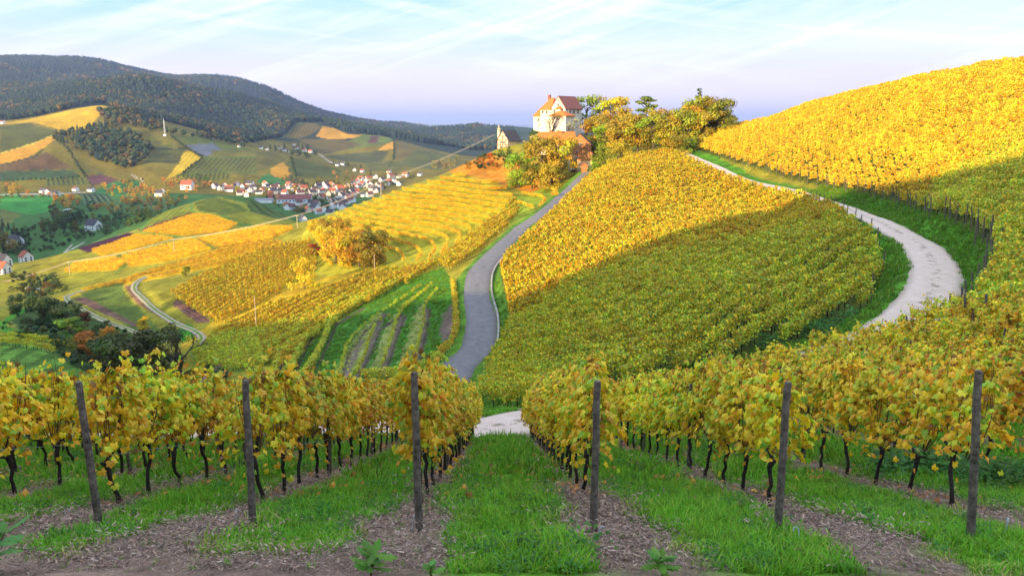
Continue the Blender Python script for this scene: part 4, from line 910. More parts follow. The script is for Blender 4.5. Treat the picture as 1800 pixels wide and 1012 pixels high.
# nettles
def nettle(seed):
    r = np.random.default_rng(seed); nn = 70; C = np.stack([r.normal(0, .22, nn), r.normal(0, .22, nn), r.uniform(.05, .38, nn)], 1)
    nrm = np.stack([r.normal(0, .5, nn), r.normal(0, .5, nn), np.ones(nn)], 1); return meshdata('nettle', *(lambda q: (q[0], q[1], (M_GRASSB,), q[2]))(leaves(C, nrm, r.normal(0, 1, (nn, 3)), r.uniform(.06, .11, nn), pal([(.06,.19,.03), (.10,.25,.035)], (1, 1), nn, r), DIAMOND, DIAMOND_F)))
C_NET = source('nettle', [nettle(500+i) for i in range(4)])
for (u, v, ds, nn_) in ((1622, 832, 'between the two rightmost rows', 26), (1745, 850, 'beside the rightmost post', 26), (1420, 590, 'on the verge below the shaded slope', 30)):
    p = hit(u, v, 10, 70); sc_ = p.y/14; X = p.x + gr.normal(0, .55*sc_, nn_); Y = p.y + gr.normal(0, .3*sc_, nn_); s_ = gr.uniform(.7, 1.2, nn_)*min(sc_, 2)
    tag(scatter('nettles', np.stack([X, Y, H(X, Y)], 1), np.stack([s_*0, s_*0, gr.uniform(0, 6, nn_)], 1), np.stack([s_]*3, 1), C_NET, gr), 'dark green nettle patch %s' % ds)
def edge(X, Y): s_ = _bil(SOILMASK, X, Y); return (s_ > .1) & (s_ < .75) & (rnoise(X, Y, 1.2, 33, 2) > .15)
lay_grass('dry_grass', 5000, 6.6, 15, C_DRY, .25, .5, 'straw coloured dry tufts along the soil edges', mask=edge)
def lanes(X, Y): return (_bil(SOILMASK, X, Y) < .6) & (rnoise(X, Y, 1.6, 35, 2) > .1)
lay_grass('broadleaf_weeds', 2600, 6.6, 22, C_NET, .22, .45, 'small broadleaf weeds in the grass lanes', mask=lanes)
# oak seedlings at the lower edge: every big leaf its own piece
OAK = [(0, -.5), (.10, -.38), (.07, -.30), (.20, -.18), (.12, -.10), (.27, .05), (.15, .14), (.26, .28), (.12, .34), (.08, .48), (0, .54)]
ov = [(0, y, .03) for x, y in OAK] + [(x, y, -.05*x*8*.5) for x, y in OAK[1:-1]] + [(-x, y, -.05*x*8*.5) for x, y in OAK[1:-1]]
nO = len(OAK); of = []
for s0 in (nO, nO + nO - 2):
    R = [0] + [s0+i for i in range(nO-2)] + [nO-1]
    for i in range(nO-1):
        f = [i, R[i], R[i+1], i+1]; f = [q for j, q in enumerate(f) if q not in f[:j]]
        if len(f) >= 3: of.append(tuple(f) if s0 == nO else tuple(f[::-1]))
OLEAF = [meshdata('leaf', [(x, y + .5, z - .12*(y+.5)**2) for x, y, z in ov], of, (M_CROWN,), np.tile((1, 1, 1), (len(ov), 1)), True) for _ in range(1)][0]
def sapling(u, v, y0, y1, sc, nl, label, seed, lean=(0, 0), tint=(.10, .24, .025)):
    r = random.Random(seed); p = hit(u, v, y0, y1); e = empty('oak_sapling', p); tag(e, label, 'oak sapling', 'oak seedlings at the lower edge')
    top = Vector((lean[0], lean[1], .42*sc)); b = MB(); b.tube([(0, 0, -.08), top*.5 + Vector((.01, .01, 0)), top], [.012, .009, .005], 5); b.build('stem', M_CANE, e)
    for i in range(nl):
        f = .35 + .65*(i+1)/nl; o = link('leaf', OLEAF, e, top*f); s_ = sc*r.uniform(.20, .34); o.scale = (s_, s_, s_)
        o.rotation_euler = (r.uniform(-.1, .9), r.uniform(-.4, .4), i*2.4 + r.uniform(-.4, .4)); g = r.uniform(.7, 1.3); o.color = (tint[0]*g*r.uniform(.8, 1.3), tint[1]*g, tint[2]*g, 1)
sapling(648, 1020, 5, 9, .62, 18, 'leafy green oak seedling below the post left of the lane', 1, (.05, 0))
sapling(757, 1035, 5, 9, .5, 6, 'small two leaved oak seedling cut by the lower edge', 2)
sapling(1165, 1020, 5, 9, .55, 16, 'green oak seedling on the soil right of the lane', 3, (-.03, 0))
sapling(-30, 1010, 4.5, 9, 1.0, 12, 'oak twig reaching in at the left edge', 4, (.25, 0), (.10, .24, .04))
# ------------------------------------------------------------------ trees
def crown(seed, kind, nleaf=1700, size=.036):
    """foliage of a tree one metre tall: leaf faces gathered in uneven clumps"""
    r = np.random.default_rng(seed); B = []
    if kind == 'round':
        for i in range(26):
            a = r.uniform(0, 6.28); h = r.uniform(.12, .90); R = .36*math.sqrt(max(.05, 1 - ((h-.52)/.5)**2)); q = R*math.sqrt(r.uniform(.15, 1)); B.append((q*math.cos(a), q*math.sin(a), h, r.uniform(.09, .16)))
    elif kind == 'tall':
        for i in range(24):
            a = r.uniform(0, 6.28); h = r.uniform(.2, .93); R = .24*math.sqrt(max(.05, 1 - ((h-.55)/.48)**2)); q = R*math.sqrt(r.uniform(.15, 1)); B.append((q*math.cos(a), q*math.sin(a), h, r.uniform(.06, .12)))
    elif kind == 'bush':
        for i in range(24):
            a = r.uniform(0, 6.28); h = r.uniform(.06, .86); R = .62*math.sqrt(max(.05, 1 - (h/1.0)**2)); q = R*math.sqrt(r.uniform(.1, 1)); B.append((q*math.cos(a), q*math.sin(a), h, r.uniform(.12, .20)))
    elif kind == 'pine':
        for i in range(22):
            a = r.uniform(0, 6.28); h = .3 + .68*i/22; R = .34*(1 - .65*((h-.3)/.7)) ; q = R*r.uniform(.2, 1); B.append((q*math.cos(a), q*math.sin(a), h, r.uniform(.05, .09)))
    elif kind == 'spruce':
        for i in range(30):
            a = r.uniform(0, 6.28); h = .08 + .9*i/30; R = .24*(1-h)**.8; q = R*r.uniform(.3, 1); B.append((q*math.cos(a), q*math.sin(a), h, .03 + .06*(1-h)))
    B = np.array(B); w_ = B[:, 3]**2; i = r.choice(len(B), nleaf, p=w_/w_.sum())
    d = unit(r.normal(0, 1, (nleaf, 3))); rad = B[i, 3]*r.uniform(.45, 1.08, nleaf)
    flat = np.array([1.25, 1.25, .8 if kind in ('round', 'tall', 'bush') else .45]); C = B[i, :3] + d*rad[:, None]*flat
    C[:, 2] = np.maximum(C[:, 2], .02)
    nrm = d + r.normal(0, .45, (nleaf, 3)) + np.array([0, 0, .35]); tip = r.normal(0, 1, (nleaf, 3)) - np.array([0, 0, .6])
    cb = 1 + r.uniform(-.28, .28, len(B)); hue = r.normal(0, .10, (len(B), 3))
    c = np.clip((cb[i]*r.uniform(.75, 1.25, nleaf))[:, None]*(1 + hue[i] + r.normal(0, .05, (nleaf, 3))), .2, 2)
    return meshdata('crown', *(lambda q: (q[0], q[1], (M_CROWN,), q[2]))(leaves(C, nrm, tip, size*r.uniform(.7, 1.5, nleaf), c, DIAMOND, DIAMOND_F)))
def trunk(seed, kind):
    r = random.Random(seed); b = MB(); top = .62 if kind in ('round', 'tall') else (.9 if kind in ('pine', 'spruce') else .3); r0 = {'bush': .016}.get(kind, .024)
    pts = [(0, 0, -.06)] + [(r.uniform(-.015, .015), r.uniform(-.015, .015), top*f) for f in (.02, .3, .6, 1)]; b.tube(pts, [r0*1.4, r0*1.2, r0, r0*.8, r0*.4], 7)
    for i in range(7):
        f = r.uniform(.3, .95); q = Vector((0, 0, top*f)); a = r.uniform(0, 6.28); L_ = r.uniform(.16, .3) if kind not in ('spruce', 'pine') else .15
        b.tube([q, q + Vector((math.cos(a)*L_*.5, math.sin(a)*L_*.5, L_*.45)), q + Vector((math.cos(a)*L_, math.sin(a)*L_, L_*.8))], [r0*.5, r0*.3, r0*.12], 5)
    return b.mesh('trunk', M_TRUNK)
def bare_tree(seed):
    r = random.Random(seed); b = MB(); tips = []
    def grow(p, d, L_, rad, dep):
        q = p + d*L_*.5 + Vector((r.uniform(-1, 1), r.uniform(-1, 1), r.uniform(-.5, 1)))*L_*.06; e = p + d*L_; b.tube([p, q, e], [rad, rad*.85, rad*.68], 6 if dep < 2 else 4, cap=False)
        if dep >= 5: tips.append(e); return
        for k in range(2 if dep else 3):
            ax = d.orthogonal().normalized(); ax.rotate(Matrix.Rotation(r.uniform(0, 6.28), 3, d)); nd_ = (d*math.cos(.48) + ax*math.sin(r.uniform(.35, .62)) + Vector((0, 0, .12))).normalized(); grow(e, nd_, L_*r.uniform(.70, .86), rad*.70, dep+1)
    grow(Vector((0, 0, -.04)), Vector((r.uniform(-.04, .04), r.uniform(-.04, .04), 1)).normalized(), .27, .034, 0)
    mt = b.mesh('branches', M_TRUNK); rr = np.random.default_rng(seed); T_ = np.array([tuple(t) for t in tips]); i = rr.integers(0, len(T_), 330); C = T_[i] + rr.normal(0, .03, (330, 3))
    mc = meshdata('crown', *(lambda q: (q[0], q[1], (M_CROWN,), q[2]))(leaves(C, rr.normal(0, 1, (330, 3)), rr.normal(0, 1, (330, 3)), .024*rr.uniform(.7, 1.4, 330), np.clip(rr.normal(1, .2, (330, 3)), .4, 1.6), DIAMOND, DIAMOND_F)))
    return mt, mc
KIND = {k: [(crown(600+10*j+i, k, n_, s_), trunk(600+10*j+i, k)) for i in range(nv_)] for j, (k, n_, s_, nv_) in enumerate((('round', 3400, .035, 4), ('tall', 1700, .030, 3), ('bush', 1900, .042, 4), ('pine', 1700, .034, 2), ('spruce', 1300, .034, 2)))}
KIND['bare'] = [bare_tree(700+i)[::-1] for i in range(3)]
SMALL = {k: [(crown(800+10*j+i, k, 420, s_), trunk(800+i, k)) for i in range(4)] for j, (k, s_) in enumerate((('round', .075), ('tall', .065), ('bush', .085), ('spruce', .06)))}
rt = random.Random(9)
def tree(p, h, kind, tint, label, cat='tree', group=None, wide=1.0, lib=KIND, name=None):
    e = empty(name or {'bush': 'bush', 'spruce': 'spruce_tree', 'pine': 'pine_tree', 'bare': 'bare_tree'}.get(kind, 'broadleaf_tree'), p, rt.uniform(0, 6.28)); e.scale = (h*wide, h*wide, h)
    cm, tm = rt.choice(lib[kind]); link('branches' if kind == 'bare' else 'trunk', tm, e); c = link('crown', cm, e); g = rt.uniform(.9, 1.1); c.color = (tint[0]*g, tint[1]*g, tint[2]*g, 1)
    return tag(e, label, cat, group)
DKG = (.05, .085, .02); GRN = (.10, .17, .02); OLI = (.17, .16, .02); GLD = (.42, .27, .015); ORN = (.44, .20, .02); RED = (.45, .12, .02); BRN = (.26, .13, .03); YGR = (.24, .29, .02); LEM = (.58, .40, .02)
def tp(u, v, y0, y1, *a, **k): return tree(hit(u, v, y0, y1), *a, **k)
# valley floor left, behind the front vines
tp(238, 685, 125, 150, 10.5, 'round', (.085,.095,.02), 'big round dark olive tree in the hollow behind the left vines', wide=1.35)
tp(200, 676, 130, 155, 8.0, 'round', (.06,.10,.022), 'dark green tree at the left shoulder of the big olive tree', wide=1.2)
tp(285, 655, 140, 165, 9.0, 'round', (.05,.075,.02), 'dark tree behind the right side of the big olive tree', wide=1.2)
tp(318, 668, 125, 150, 9.5, 'bare', (.10,.10,.03), 'leafless grey brown tree right of the big olive tree')
tp(162, 650, 140, 165, 5.5, 'round', (.36,.15,.02), 'rust orange tree left of the big olive tree', wide=1.1)
tp(192, 622, 150, 180, 6.0, 'tall', (.52,.28,.015), 'bright yellow orange tree rising behind the rust tree', wide=1.2)
tp(128, 630, 150, 175, 5.2, 'round', (.11,.19,.025), 'round mid green tree left of the rust orange tree', wide=1.2)
tp(141, 645, 140, 165, 3.6, 'bush', (.26,.27,.03), 'small yellow green shrub in front of the rust tree', 'bush')
tp(80, 588, 175, 205, 8.2, 'round', (.045,.085,.022), 'large dark green tree above the grassy lane on the left', wide=1.15)
tp(122, 594, 170, 200, 6.2, 'round', (.055,.09,.022), 'dark green tree right of the large dark tree', wide=1.2)
tp(148, 582, 175, 210, 4.4, 'round', (.24,.12,.03), 'brown tree behind the second dark tree')
tp(30, 552, 200, 235, 5.5, 'round', (.045,.08,.025), 'dark solitary tree near the left frame edge')
tp(254, 582, 160, 195, 3.6, 'round', LEM, 'small lemon yellow tree above the big olive tree')
for i, (u, v, h, tn, ds) in enumerate([(302,676,3.0,GRN,'green bush at the foot of the leafless tree'), (215,700,3.0,DKG,'dark bush at the foot of the big olive tree'), (270,690,2.6,GRN,'green bush right below the big olive tree'), (100,612,2.5,DKG,'dark bush on the bank left of the round green tree'), (40,600,2.2,DKG,'dark bush beside the grassy lane'), (25,596,1.8,BRN,'small brown bush beside the grassy lane'), (302,582,2.2,DKG,'dark bush at the edge of the bright green patch'), (340,690,2.6,YGR,'yellow green bush at the bottom of the shaded slope'), (12,578,2.0,DKG,'low dark bush left of the large dark tree'), (165,600,2.6,DKG,'dark scrub on the bank above the rust tree')]):
    tp(u, v, 120, 210, h, 'bush', tn, ds, 'bush', wide=.8)
# tree group in the bowl
for u, v, h, kd, tn, ds, wd in [(658,470,10.5,'round',(.22,.19,.015),'dark golden tree at the right end of the bowl group',1.05), (632,470,11,'round',GLD,'golden tree left of the dark one in the bowl group',.95), (612,468,11.5,'round',LEM,'tall yellow tree in the middle of the bowl group',.9), (590,462,11,'tall',GLD,'golden tree with narrow crown left of the bowl group middle',1.25), (575,452,10,'round',LEM,'yellow tree at the left end of the bowl group',.9), (600,432,9,'round',GLD,'golden tree behind the middle of the bowl group',1.0), (572,425,8,'round',(.36,.27,.015),'olive gold tree at the upper left of the bowl group',1.0), (555,418,6.5,'round',LEM,'smallest yellow tree at the top of the bowl group',1.0)]:
    tp(u, v, 195, 300, h, kd, tn, ds, group='golden trees of the bowl group', wide=wd)
tp(535, 508, 195, 230, 8.5, 'bush', LEM, 'big rounded golden bush below the tree group', 'bush', wide=.72)
tp(553, 450, 215, 270, 4.2, 'round', RED, 'small red orange tree beside the golden tree group', wide=1.2)
tp(327, 486, 225, 265, 3.5, 'round', YGR, 'little green tree on the sunlit knoll')
# castle hill
for u, v, y0, y1, h, kd, tn, ds, wd in [
    (912,330,262,300,12.5,'round',(.20,.27,.02),'bright green tree left of the orange trees below the castle',.9), (952,330,262,300,17,'round',(.33,.21,.02),'tall orange olive tree in front of the long barn',.8), (985,328,260,300,16,'round',(.38,.21,.02),'orange tree touching the left side of the barn',.75), (968,335,255,290,9,'bush',(.33,.2,.02),'low orange bush between the two orange trees',.7), (935,332,260,295,9,'round',(.2,.2,.02),'olive tree between green and orange trees below the castle',.9),
    (1045,268,280,305,13,'round',(.42,.24,.02),'golden tree behind the barn roof',.9), (1062,272,275,300,11,'round',(.22,.26,.02),'green tree right of the barn',.9), (1070,250,292,318,11,'round',(.36,.2,.02),'orange tree below the castle wall',.9), (1092,292,262,285,12.5,'round',(.33,.18,.02),'rusty orange tree at the left of the ridge grove',.95), (1120,285,262,285,12.5,'round',(.36,.21,.02),'orange brown tree in the middle of the ridge grove',.95), (1148,272,255,290,11.5,'round',(.26,.2,.02),'olive tree at the right of the ridge grove',.95), (1062,300,250,280,7.5,'bush',(.2,.19,.02),'green bush at the foot of the barn',.8), (1085,303,245,275,7,'bush',(.36,.22,.02),'golden bush at the foot of the ridge grove',.8),(1105,262,285,305,11,'round',(.30,.22,.02),'olive gold tree behind the ridge grove',.9),
    (1133,246,285,305,15.5,'pine',(.13,.15,.03),'tall ragged pine standing above the ridge grove',1.1), (1180,268,250,270,12,'round',(.34,.21,.02),'orange tree right of the pine',.9), (1205,262,248,275,13,'round',(.25,.2,.02),'olive tree in the ridge row right of the pine',.85), (1228,252,255,280,14,'round',(.24,.20,.02),'olive gold tree in the ridge row',.85), (1226,245,262,285,15.5,'spruce',(.08,.12,.025),'dark pointed conifer poking above the ridge row',.9), (1250,243,250,280,13,'round',(.22,.18,.02),'muted olive tree in the ridge row',.85), (1268,238,250,280,11.5,'round',(.18,.15,.02),'last dark olive tree of the ridge row',.8),(1165,258,262,285,12,'round',(.34,.2,.02),'orange tree under the tall pine',.95),(1215,256,255,280,12,'round',(.36,.22,.02),'golden tree filling the ridge row middle',.9),(1240,250,245,272,10,'round',(.3,.2,.02),'lower gold tree in the ridge row',.95), (1285,234,245,275,5,'bush',(.2,.17,.02),'small bush at the end of the ridge row',.9), (1215,268,235,262,5,'bush',(.2,.22,.02),'green bush below the ridge row',.9), (1192,272,235,262,6,'bush',(.30,.2,.02),'orange bush at the near end of the gravel track saddle',.9),
    (1030,222,318,345,17,'tall',(.22,.24,.05),'slim half bare tree right of the castle',1.1), (1060,222,318,345,15.5,'bare',(.34,.25,.05),'half bare pale tree between castle and golden tree',1.1), (1080,224,312,340,14.5,'round',(.46,.27,.02),'large golden tree right of the castle',1.05), (1050,226,310,335,8,'round',(.40,.27,.05),'low golden tree under the half bare pale tree',1.0),
    (967,250,292,306,11.5,'bare',(.25,.16,.03),'dark bare tree in front of the castle',1.0), (1006,254,288,302,9.5,'bare',(.40,.36,.25),'pale bare tree in front of the castle bastion',1.0), (942,254,300,325,5.5,'round',DKG,'small dark green tree at the left foot of the castle',1.1), (985,252,290,306,5,'bush',(.34,.22,.03),'golden bush at the foot of the castle wall',.8)]:
    tp(u, v, y0, y1, h, kd, (1.12*tn[0], 1.38*tn[1], tn[2]), ds, group='trees of the castle hill', wide=wd*1.15)
for i, (u, v, h, tn, ds) in enumerate([(862,287,4.2,RED,'large red bush on the slope left of the timber house'), (845,292,3.6,ORN,'orange bush left of the large red bush'), (825,297,3.0,(.36,.2,.02),'ochre bush lowest on the red slope'), (880,275,3.0,GRN,'green bush below the timber house'), (905,283,3.5,OLI,'olive bush on the terraces right of the timber house'), (925,262,3.0,YGR,'yellow green bush on the castle path'), (920,292,3.0,GRN,'green bush above the bright green tree'), (872,296,2.6,ORN,'small orange bush beside the red slope'), (895,268,2.4,DKG,'dark bush right of the timber house'), (1010,304,2.6,(.3,.1,.03),'reddish shrub in front of the barn'), (1040,308,2.5,YGR,'green shrub beside the road below the barn')]):
    tp(u, v, 245, 340, h, 'bush', tn, ds, 'bush', 'bushes of the castle hill', wide=.75)
# countable trees of the valley: orchards, groves and village gardens
def grove(poly, y0, y1, n_, h0, h1, kinds, tints, desc, group, mind=0):
    us = [p[0] for p in poly]; vs_ = [p[1] for p in poly]; L_ = []; tries = 0
    while len(L_) < n_ and tries < n_*60:
        tries += 1; u, v = rt.uniform(min(us), max(us)), rt.uniform(min(vs_), max(vs_))
        if not inpoly(np.array([u]), np.array([v]), poly)[0] or any(abs(u-a)+1.6*abs(v-b) < mind for a, b in L_): continue
        L_.append((u, v))
    L_.sort()
    for i, (u, v) in enumerate(L_):
        k = rt.choice(kinds); tn = rt.choice(tints); tp(u, v, y0, y1, rt.uniform(h0, h1), k, tn, '%s from the left %s' % (ordinal(i+1), desc), group=group, wide=1.1 if k == 'round' else 1.0, lib=SMALL)
ORCH = [(.60,.30,.04), (.55,.24,.04), (.62,.40,.03), (.40,.32,.03)]
grove([(172,325),(240,322),(310,345),(300,365),(210,362),(190,340)], 650, 1120, 52, 5, 9, ('round', 'tall'), ORCH, 'of the orange trees in the valley orchard', 'orange orchard trees', 7)
grove([(92,350),(136,345),(140,365),(95,372)], 600, 1050, 12, 6, 9, ('round', 'tall'), ORCH, 'of the orange trees by the green meadow', 'trees by the green meadow', 7)
grove([(5,328),(70,330),(60,345),(5,345)], 800, 1150, 9, 6, 9, ('round',), ORCH + [GRN], 'of the trees along the meadow top', 'trees along the meadow top', 7)
grove([(62,385),(100,374),(145,385),(142,412),(80,422)], 540, 760, 20, 8, 13, ('round', 'tall'), [(.045,.07,.02), (.06,.085,.02), (.15,.13,.02), (.09,.12,.02)], 'of the dark trees in the valley grove', 'dark valley grove', 6)
grove([(0,402),(40,405),(50,440),(0,470)], 450, 640, 12, 6, 10, ('round', 'spruce'), [(.045,.07,.02), (.05,.09,.03), (.2,.14,.03)], 'of the dark trees by the white houses', 'dark trees by the white houses', 6)
grove([(150,378),(300,372),(250,395),(190,412),(150,405)], 480, 860, 26, 4, 7, ('bush', 'round'), [(.07,.12,.03), (.10,.15,.03), (.2,.2,.03)], 'of the green shrubs along the valley brook', 'shrubs along the valley brook', 7)
grove([(30,478),(100,490),(110,515),(60,528),(30,512)], 230, 420, 14, 2, 3.6, ('bush', 'round'), [(.06,.10,.03), (.08,.12,.03), (.22,.12,.03)], 'of the dark shrubs in the left hollow', 'dark shrubs in the left hollow', 8)
grove([(380,318),(700,300),(720,315),(640,350),(560,372),(500,372),(450,345),(385,340)], 760, 1300, 58, 6, 11, ('round', 'tall', 'spruce'), [(.05,.09,.02), (.1,.15,.02), (.45,.28,.03), (.46,.22,.03), (.36,.3,.03), (.08,.11,.03)], 'of the garden trees among the village roofs', 'village garden trees', 5)
grove([(480,385),(590,368),(600,355),(560,352),(500,380)], 600, 960, 14, 6, 9, ('round',), [(.06,.10,.02), (.1,.14,.02), (.3,.22,.03)], 'of the trees at the near village edge', 'trees at the near village edge', 6)
grove([(455,258),(545,252),(560,285),(610,292),(640,303),(500,270)], 1300, 2000, 24, 9, 14, ('round', 'spruce'), [(.05,.08,.02), (.07,.10,.02), (.2,.15,.03)], 'of the trees around the upper hamlet', 'trees around the upper hamlet', 5)
grove([(760,290),(820,278),(800,300),(765,300)], 1200, 2100, 8, 12, 18, ('round',), [(.35,.3,.04), (.3,.24,.05), (.2,.18,.03)], 'of the pale trees right of the village', 'pale trees right of the village', 6)
grove([(285,322),(345,312),(380,330),(310,345)], 980, 1250, 14, 7, 11, ('round',), ORCH + [GRN], 'of the trees beside the long red roofed farm', 'trees beside the long farm', 6)

grove([(140,364),(300,354),(345,343),(300,372),(230,378),(150,376)], 560, 1050, 36, 4, 7, ('round', 'bush'), ORCH + [(.1,.15,.03), (.2,.2,.03), (.07,.12,.03)], 'of the mixed orchard trees below the striped plot', 'mixed orchard below the striped plot', 7)
grove([(0,346),(130,344),(130,348),(0,352)], 700, 1050, 10, 4, 7, ('round', 'bush'), [(.07,.12,.03), (.3,.2,.03)], 'of the trees along the valley road', 'trees along the valley road', 8)
# far woods: one mass
def low_tree(seed, kind):
    r = np.random.default_rng(seed); parts = []
    if kind == 'con':
        b = MB()
        for j, (z0, z1, R) in enumerate(((.08, .5, .20), (.32, .76, .145), (.58, 1.0, .09))):
            k = 7; ring = [(R*r.uniform(.75, 1.2)*math.cos(6.283*i/k), R*r.uniform(.75, 1.2)*math.sin(6.283*i/k), z0 + r.uniform(-.03, .03)) for i in range(k)] + [(0, 0, z1)]; b.add(ring, [(i, (i+1) % k, k) for i in range(k)], (.02*r.uniform(.8, 1.2), .045*r.uniform(.8, 1.2), .038))  # conifer green tinted blue, adding painted haze to the distance
        return b.mesh('tree', M_CROWN)
    nn = 60; base = np.array({'bro': (.09, .09, .02), 'ora': (.17, .11, .03), 'gre': (.04, .075, .022)}[kind])
    d = unit(r.normal(0, 1, (nn, 3))); C = d*np.array([.30, .30, .36])*r.uniform(.7, 1.05, (nn, 1)) + np.array([0, 0, .56]); q = leaves(C, d + r.normal(0, .3, (nn, 3)), r.normal(0, 1, (nn, 3)), np.full(nn, .24)*r.uniform(.7, 1.3, nn), base*r.uniform(.7, 1.35, (nn, 1)), DIAMOND, DIAMOND_F)
    return meshdata('tree', q[0], q[1], (M_CROWN,), q[2])
C_WOOD = source('wood', [low_tree(900+i, k) for i, k in enumerate(('con', 'con', 'con', 'gre', 'gre', 'bro', 'bro', 'ora'))])
Tg = GZ/gy; vis = (Tg >= np.maximum.accumulate(Tg, 0) - .004).astype(float)
def wood(name, poly, y0, y1, n_, h0, h1, wts, label):
    l_ = rng.uniform(math.log(y0), math.log(y1), n_); Y = np.exp(l_); X = rng.uniform(-.68, .05, n_)*Y; u, v = proj(X, Y, H(X, Y)); m = inpoly(u, v, poly) & (_bil(vis, X, Y) > .2)
    X, Y = X[m], Y[m]; k = len(X); w_ = np.array(wts, float); nz = rnoise(X, Y, Y.mean()*.06, 91, 3); p0 = rng.random(k) + .35*nz
    cw = np.cumsum(w_)/w_.sum(); ix = np.clip(np.searchsorted(cw, np.clip(p0, 0, .9999)), 0, 7)
    hh = rng.uniform(h0, h1, k)*np.clip(Y/2600, .8, 1.35); ww = hh*rng.uniform(.85, 1.35, k)
    return tag(scatter(name, np.stack([X, Y, H(X, Y)-.5], 1), np.stack([X*0, X*0, rng.uniform(0, 6.28, k)], 1), np.stack([ww, ww, hh], 1), C_WOOD, rng, ix), label)
C_SCRUB = source('scrub_bush', [low_tree(950+i, k) for i, k in enumerate(('gre', 'gre', 'bro', 'gre'))] + [SMALL['bush'][i][0].copy() for i in range(2)])
for m_ in C_SCRUB.objects[-1].data, C_SCRUB.objects[-2].data:
    a = m_.color_attributes['Col']; n_ = len(m_.vertices); c = np.empty(n_*4, np.float32); a.data.foreach_get('color', c); c = c.reshape(-1, 4); c[:, :3] *= (.07, .10, .02); a.data.foreach_set('color', c.ravel())
def scrub(poly, y0, y1, n_, h0, h1, label):
    us = [p[0] for p in poly]; vs_ = [p[1] for p in poly]; P_ = []
    while len(P_) < n_:
        u, v = rng.uniform(min(us), max(us)), rng.uniform(min(vs_), max(vs_))
        if inpoly(np.array([u]), np.array([v]), poly)[0]: P_.append(tuple(hit(u, v, y0, y1)))
    P_ = np.array(P_); hh = rng.uniform(h0, h1, n_); tag(scatter('scrub', P_ - np.array([0, 0, .15]), np.stack([hh*0, hh*0, rng.uniform(0, 6, n_)], 1), np.stack([hh*1.3, hh*1.3, hh], 1), C_SCRUB, rng), label)
scrub([(18,562),(60,535),(120,530),(180,562),(232,590),(255,640),(150,652),(60,600)], 120, 235, 130, .8, 2.2, 'dark scrub on the bank around the hollow trees')
scrub([(20,480),(95,486),(112,512),(60,530),(20,515)], 230, 420, 60, 1.2, 2.6, 'dark scrub around the parked cars')
scrub([(300,655),(340,640),(420,655),(380,690),(300,690)], 110, 150, 50, .6, 1.6, 'scrub at the foot of the shaded left slope')
scrub([(815,290),(860,272),(900,270),(890,290),(850,300)], 290, 345, 45, .8, 2.0, 'low scrub on the orange slope below the timber house')
scrub([(0,405),(150,380),(300,372),(200,412),(90,440),(0,470)], 430, 860, 170, 2, 4.5, 'dense scrub and hedges on the valley floor')
scrub([(380,330),(520,322),(700,305),(730,312),(640,352),(540,376),(480,365)], 780, 1300, 150, 2, 4.5, 'hedges between the village gardens')
def hedges(lines, y0, y1, step, h0, h1, label):
    P_ = np.concatenate([path(q, y0, y1, step, 3) for q in lines]); P_[:, :2] += rng.normal(0, step*.2, (len(P_), 2)); P_[:, 2] = H(P_[:, 0], P_[:, 1]) - .2; k = len(P_); hh = rng.uniform(h0, h1, k)
    tag(scatter('hedges', P_, np.stack([hh*0, hh*0, rng.uniform(0, 6, k)], 1), np.stack([hh*1.2, hh*1.2, hh], 1), C_SCRUB, rng, rng.integers(0, 4, k)), label)
hedges([[(300,238),(330,262),(355,277),(340,290),(322,305)], [(92,240),(120,264),(150,310)], [(511,277),(521,311)], [(693,245),(692,280)], [(0,318),(79,316),(145,311)], [(215,320),(250,318)]], 1000, 2500, 5, 2.2, 4.5, 'dark hedgerows between the far fields')
WOODP = [(-80,90),(260,105),(450,135),(560,185),(700,212),(905,232),(905,264),(830,264),(760,254),(690,241),(610,231),(565,214),(520,214),(495,241),(440,252),(400,242),(360,244),(300,233),(262,239),(240,230),(215,206),(190,182),(165,182),(60,206),(-80,224)]
wood('forest', WOODP, 1750, 3150, 42000, 14, 23, (6, 6, 5, 3, 3, 1.6, .8, .12), 'dark mixed forest on the nearer wooded ridges')
wood('forest', WOODP, 3150, 5600, 48000, 14, 23, (6, 6, 6, 2, 1, .15, .05, .01), 'dark conifer forest on the mountain crest, tinted blue for haze')
wood('wood', [(95,242),(115,235),(175,220),(200,218),(250,242),(270,265),(250,287),(220,297),(185,287),(120,255)], 1150, 1750, 5200, 13, 19, (1, 1, 1, 4, 4, 4, 3, .8), 'dark wood lying between the far vineyards')
wood('wood', [(175,197),(250,192),(292,230),(280,236),(225,222),(180,212)], 1500, 2150, 3800, 13, 20, (1, 1, 1, 3, 3, 4, 3, 1.2), 'wood on the shoulder beside the yellow hilltop field')
wood('wood', [(285,232),(400,240),(440,252),(430,262),(360,244),(300,238)], 1500, 2300, 2400, 12, 18, (2, 2, 1, 3, 3, 3, 2, .6), 'wood edge behind the white mast')
# ------------------------------------------------------------------ buildings
M_WALL = plain('lime plaster', (1, 1, 1), .9, .12, .8, .2, .02, use_obj=True)
def stained_mat():
    m, t, o = newmat('stained plaster'); oi = t.nodes.new('ShaderNodeObjectInfo'); tc_ = t.nodes.new('ShaderNodeTexCoord'); mp = t.nodes.new('ShaderNodeMapping'); mp.inputs['Scale'].default_value = (1.4, 1.4, .35); t.links.new(tc_.outputs['Object'], mp.inputs[0])
    n1 = noise(t, 1.0, 7, .7, vec=mp.outputs[0]); n2 = noise(t, .22, 4, .6); c = mixc(t, mrange(t, n1, .48, .72, 0, .55), oi.outputs['Color'], (.36, .27, .18)); c = mixc(t, mrange(t, n2, .50, .66, 0, .75), c, (.42, .31, .20))
    princ(t, o, c, .95, bump(t, n1, .5, .06)); return m
M_ROOF = plain('clay tiles', (1, 1, 1), .8, .3, 1.6, .4, .05, use_obj=True)
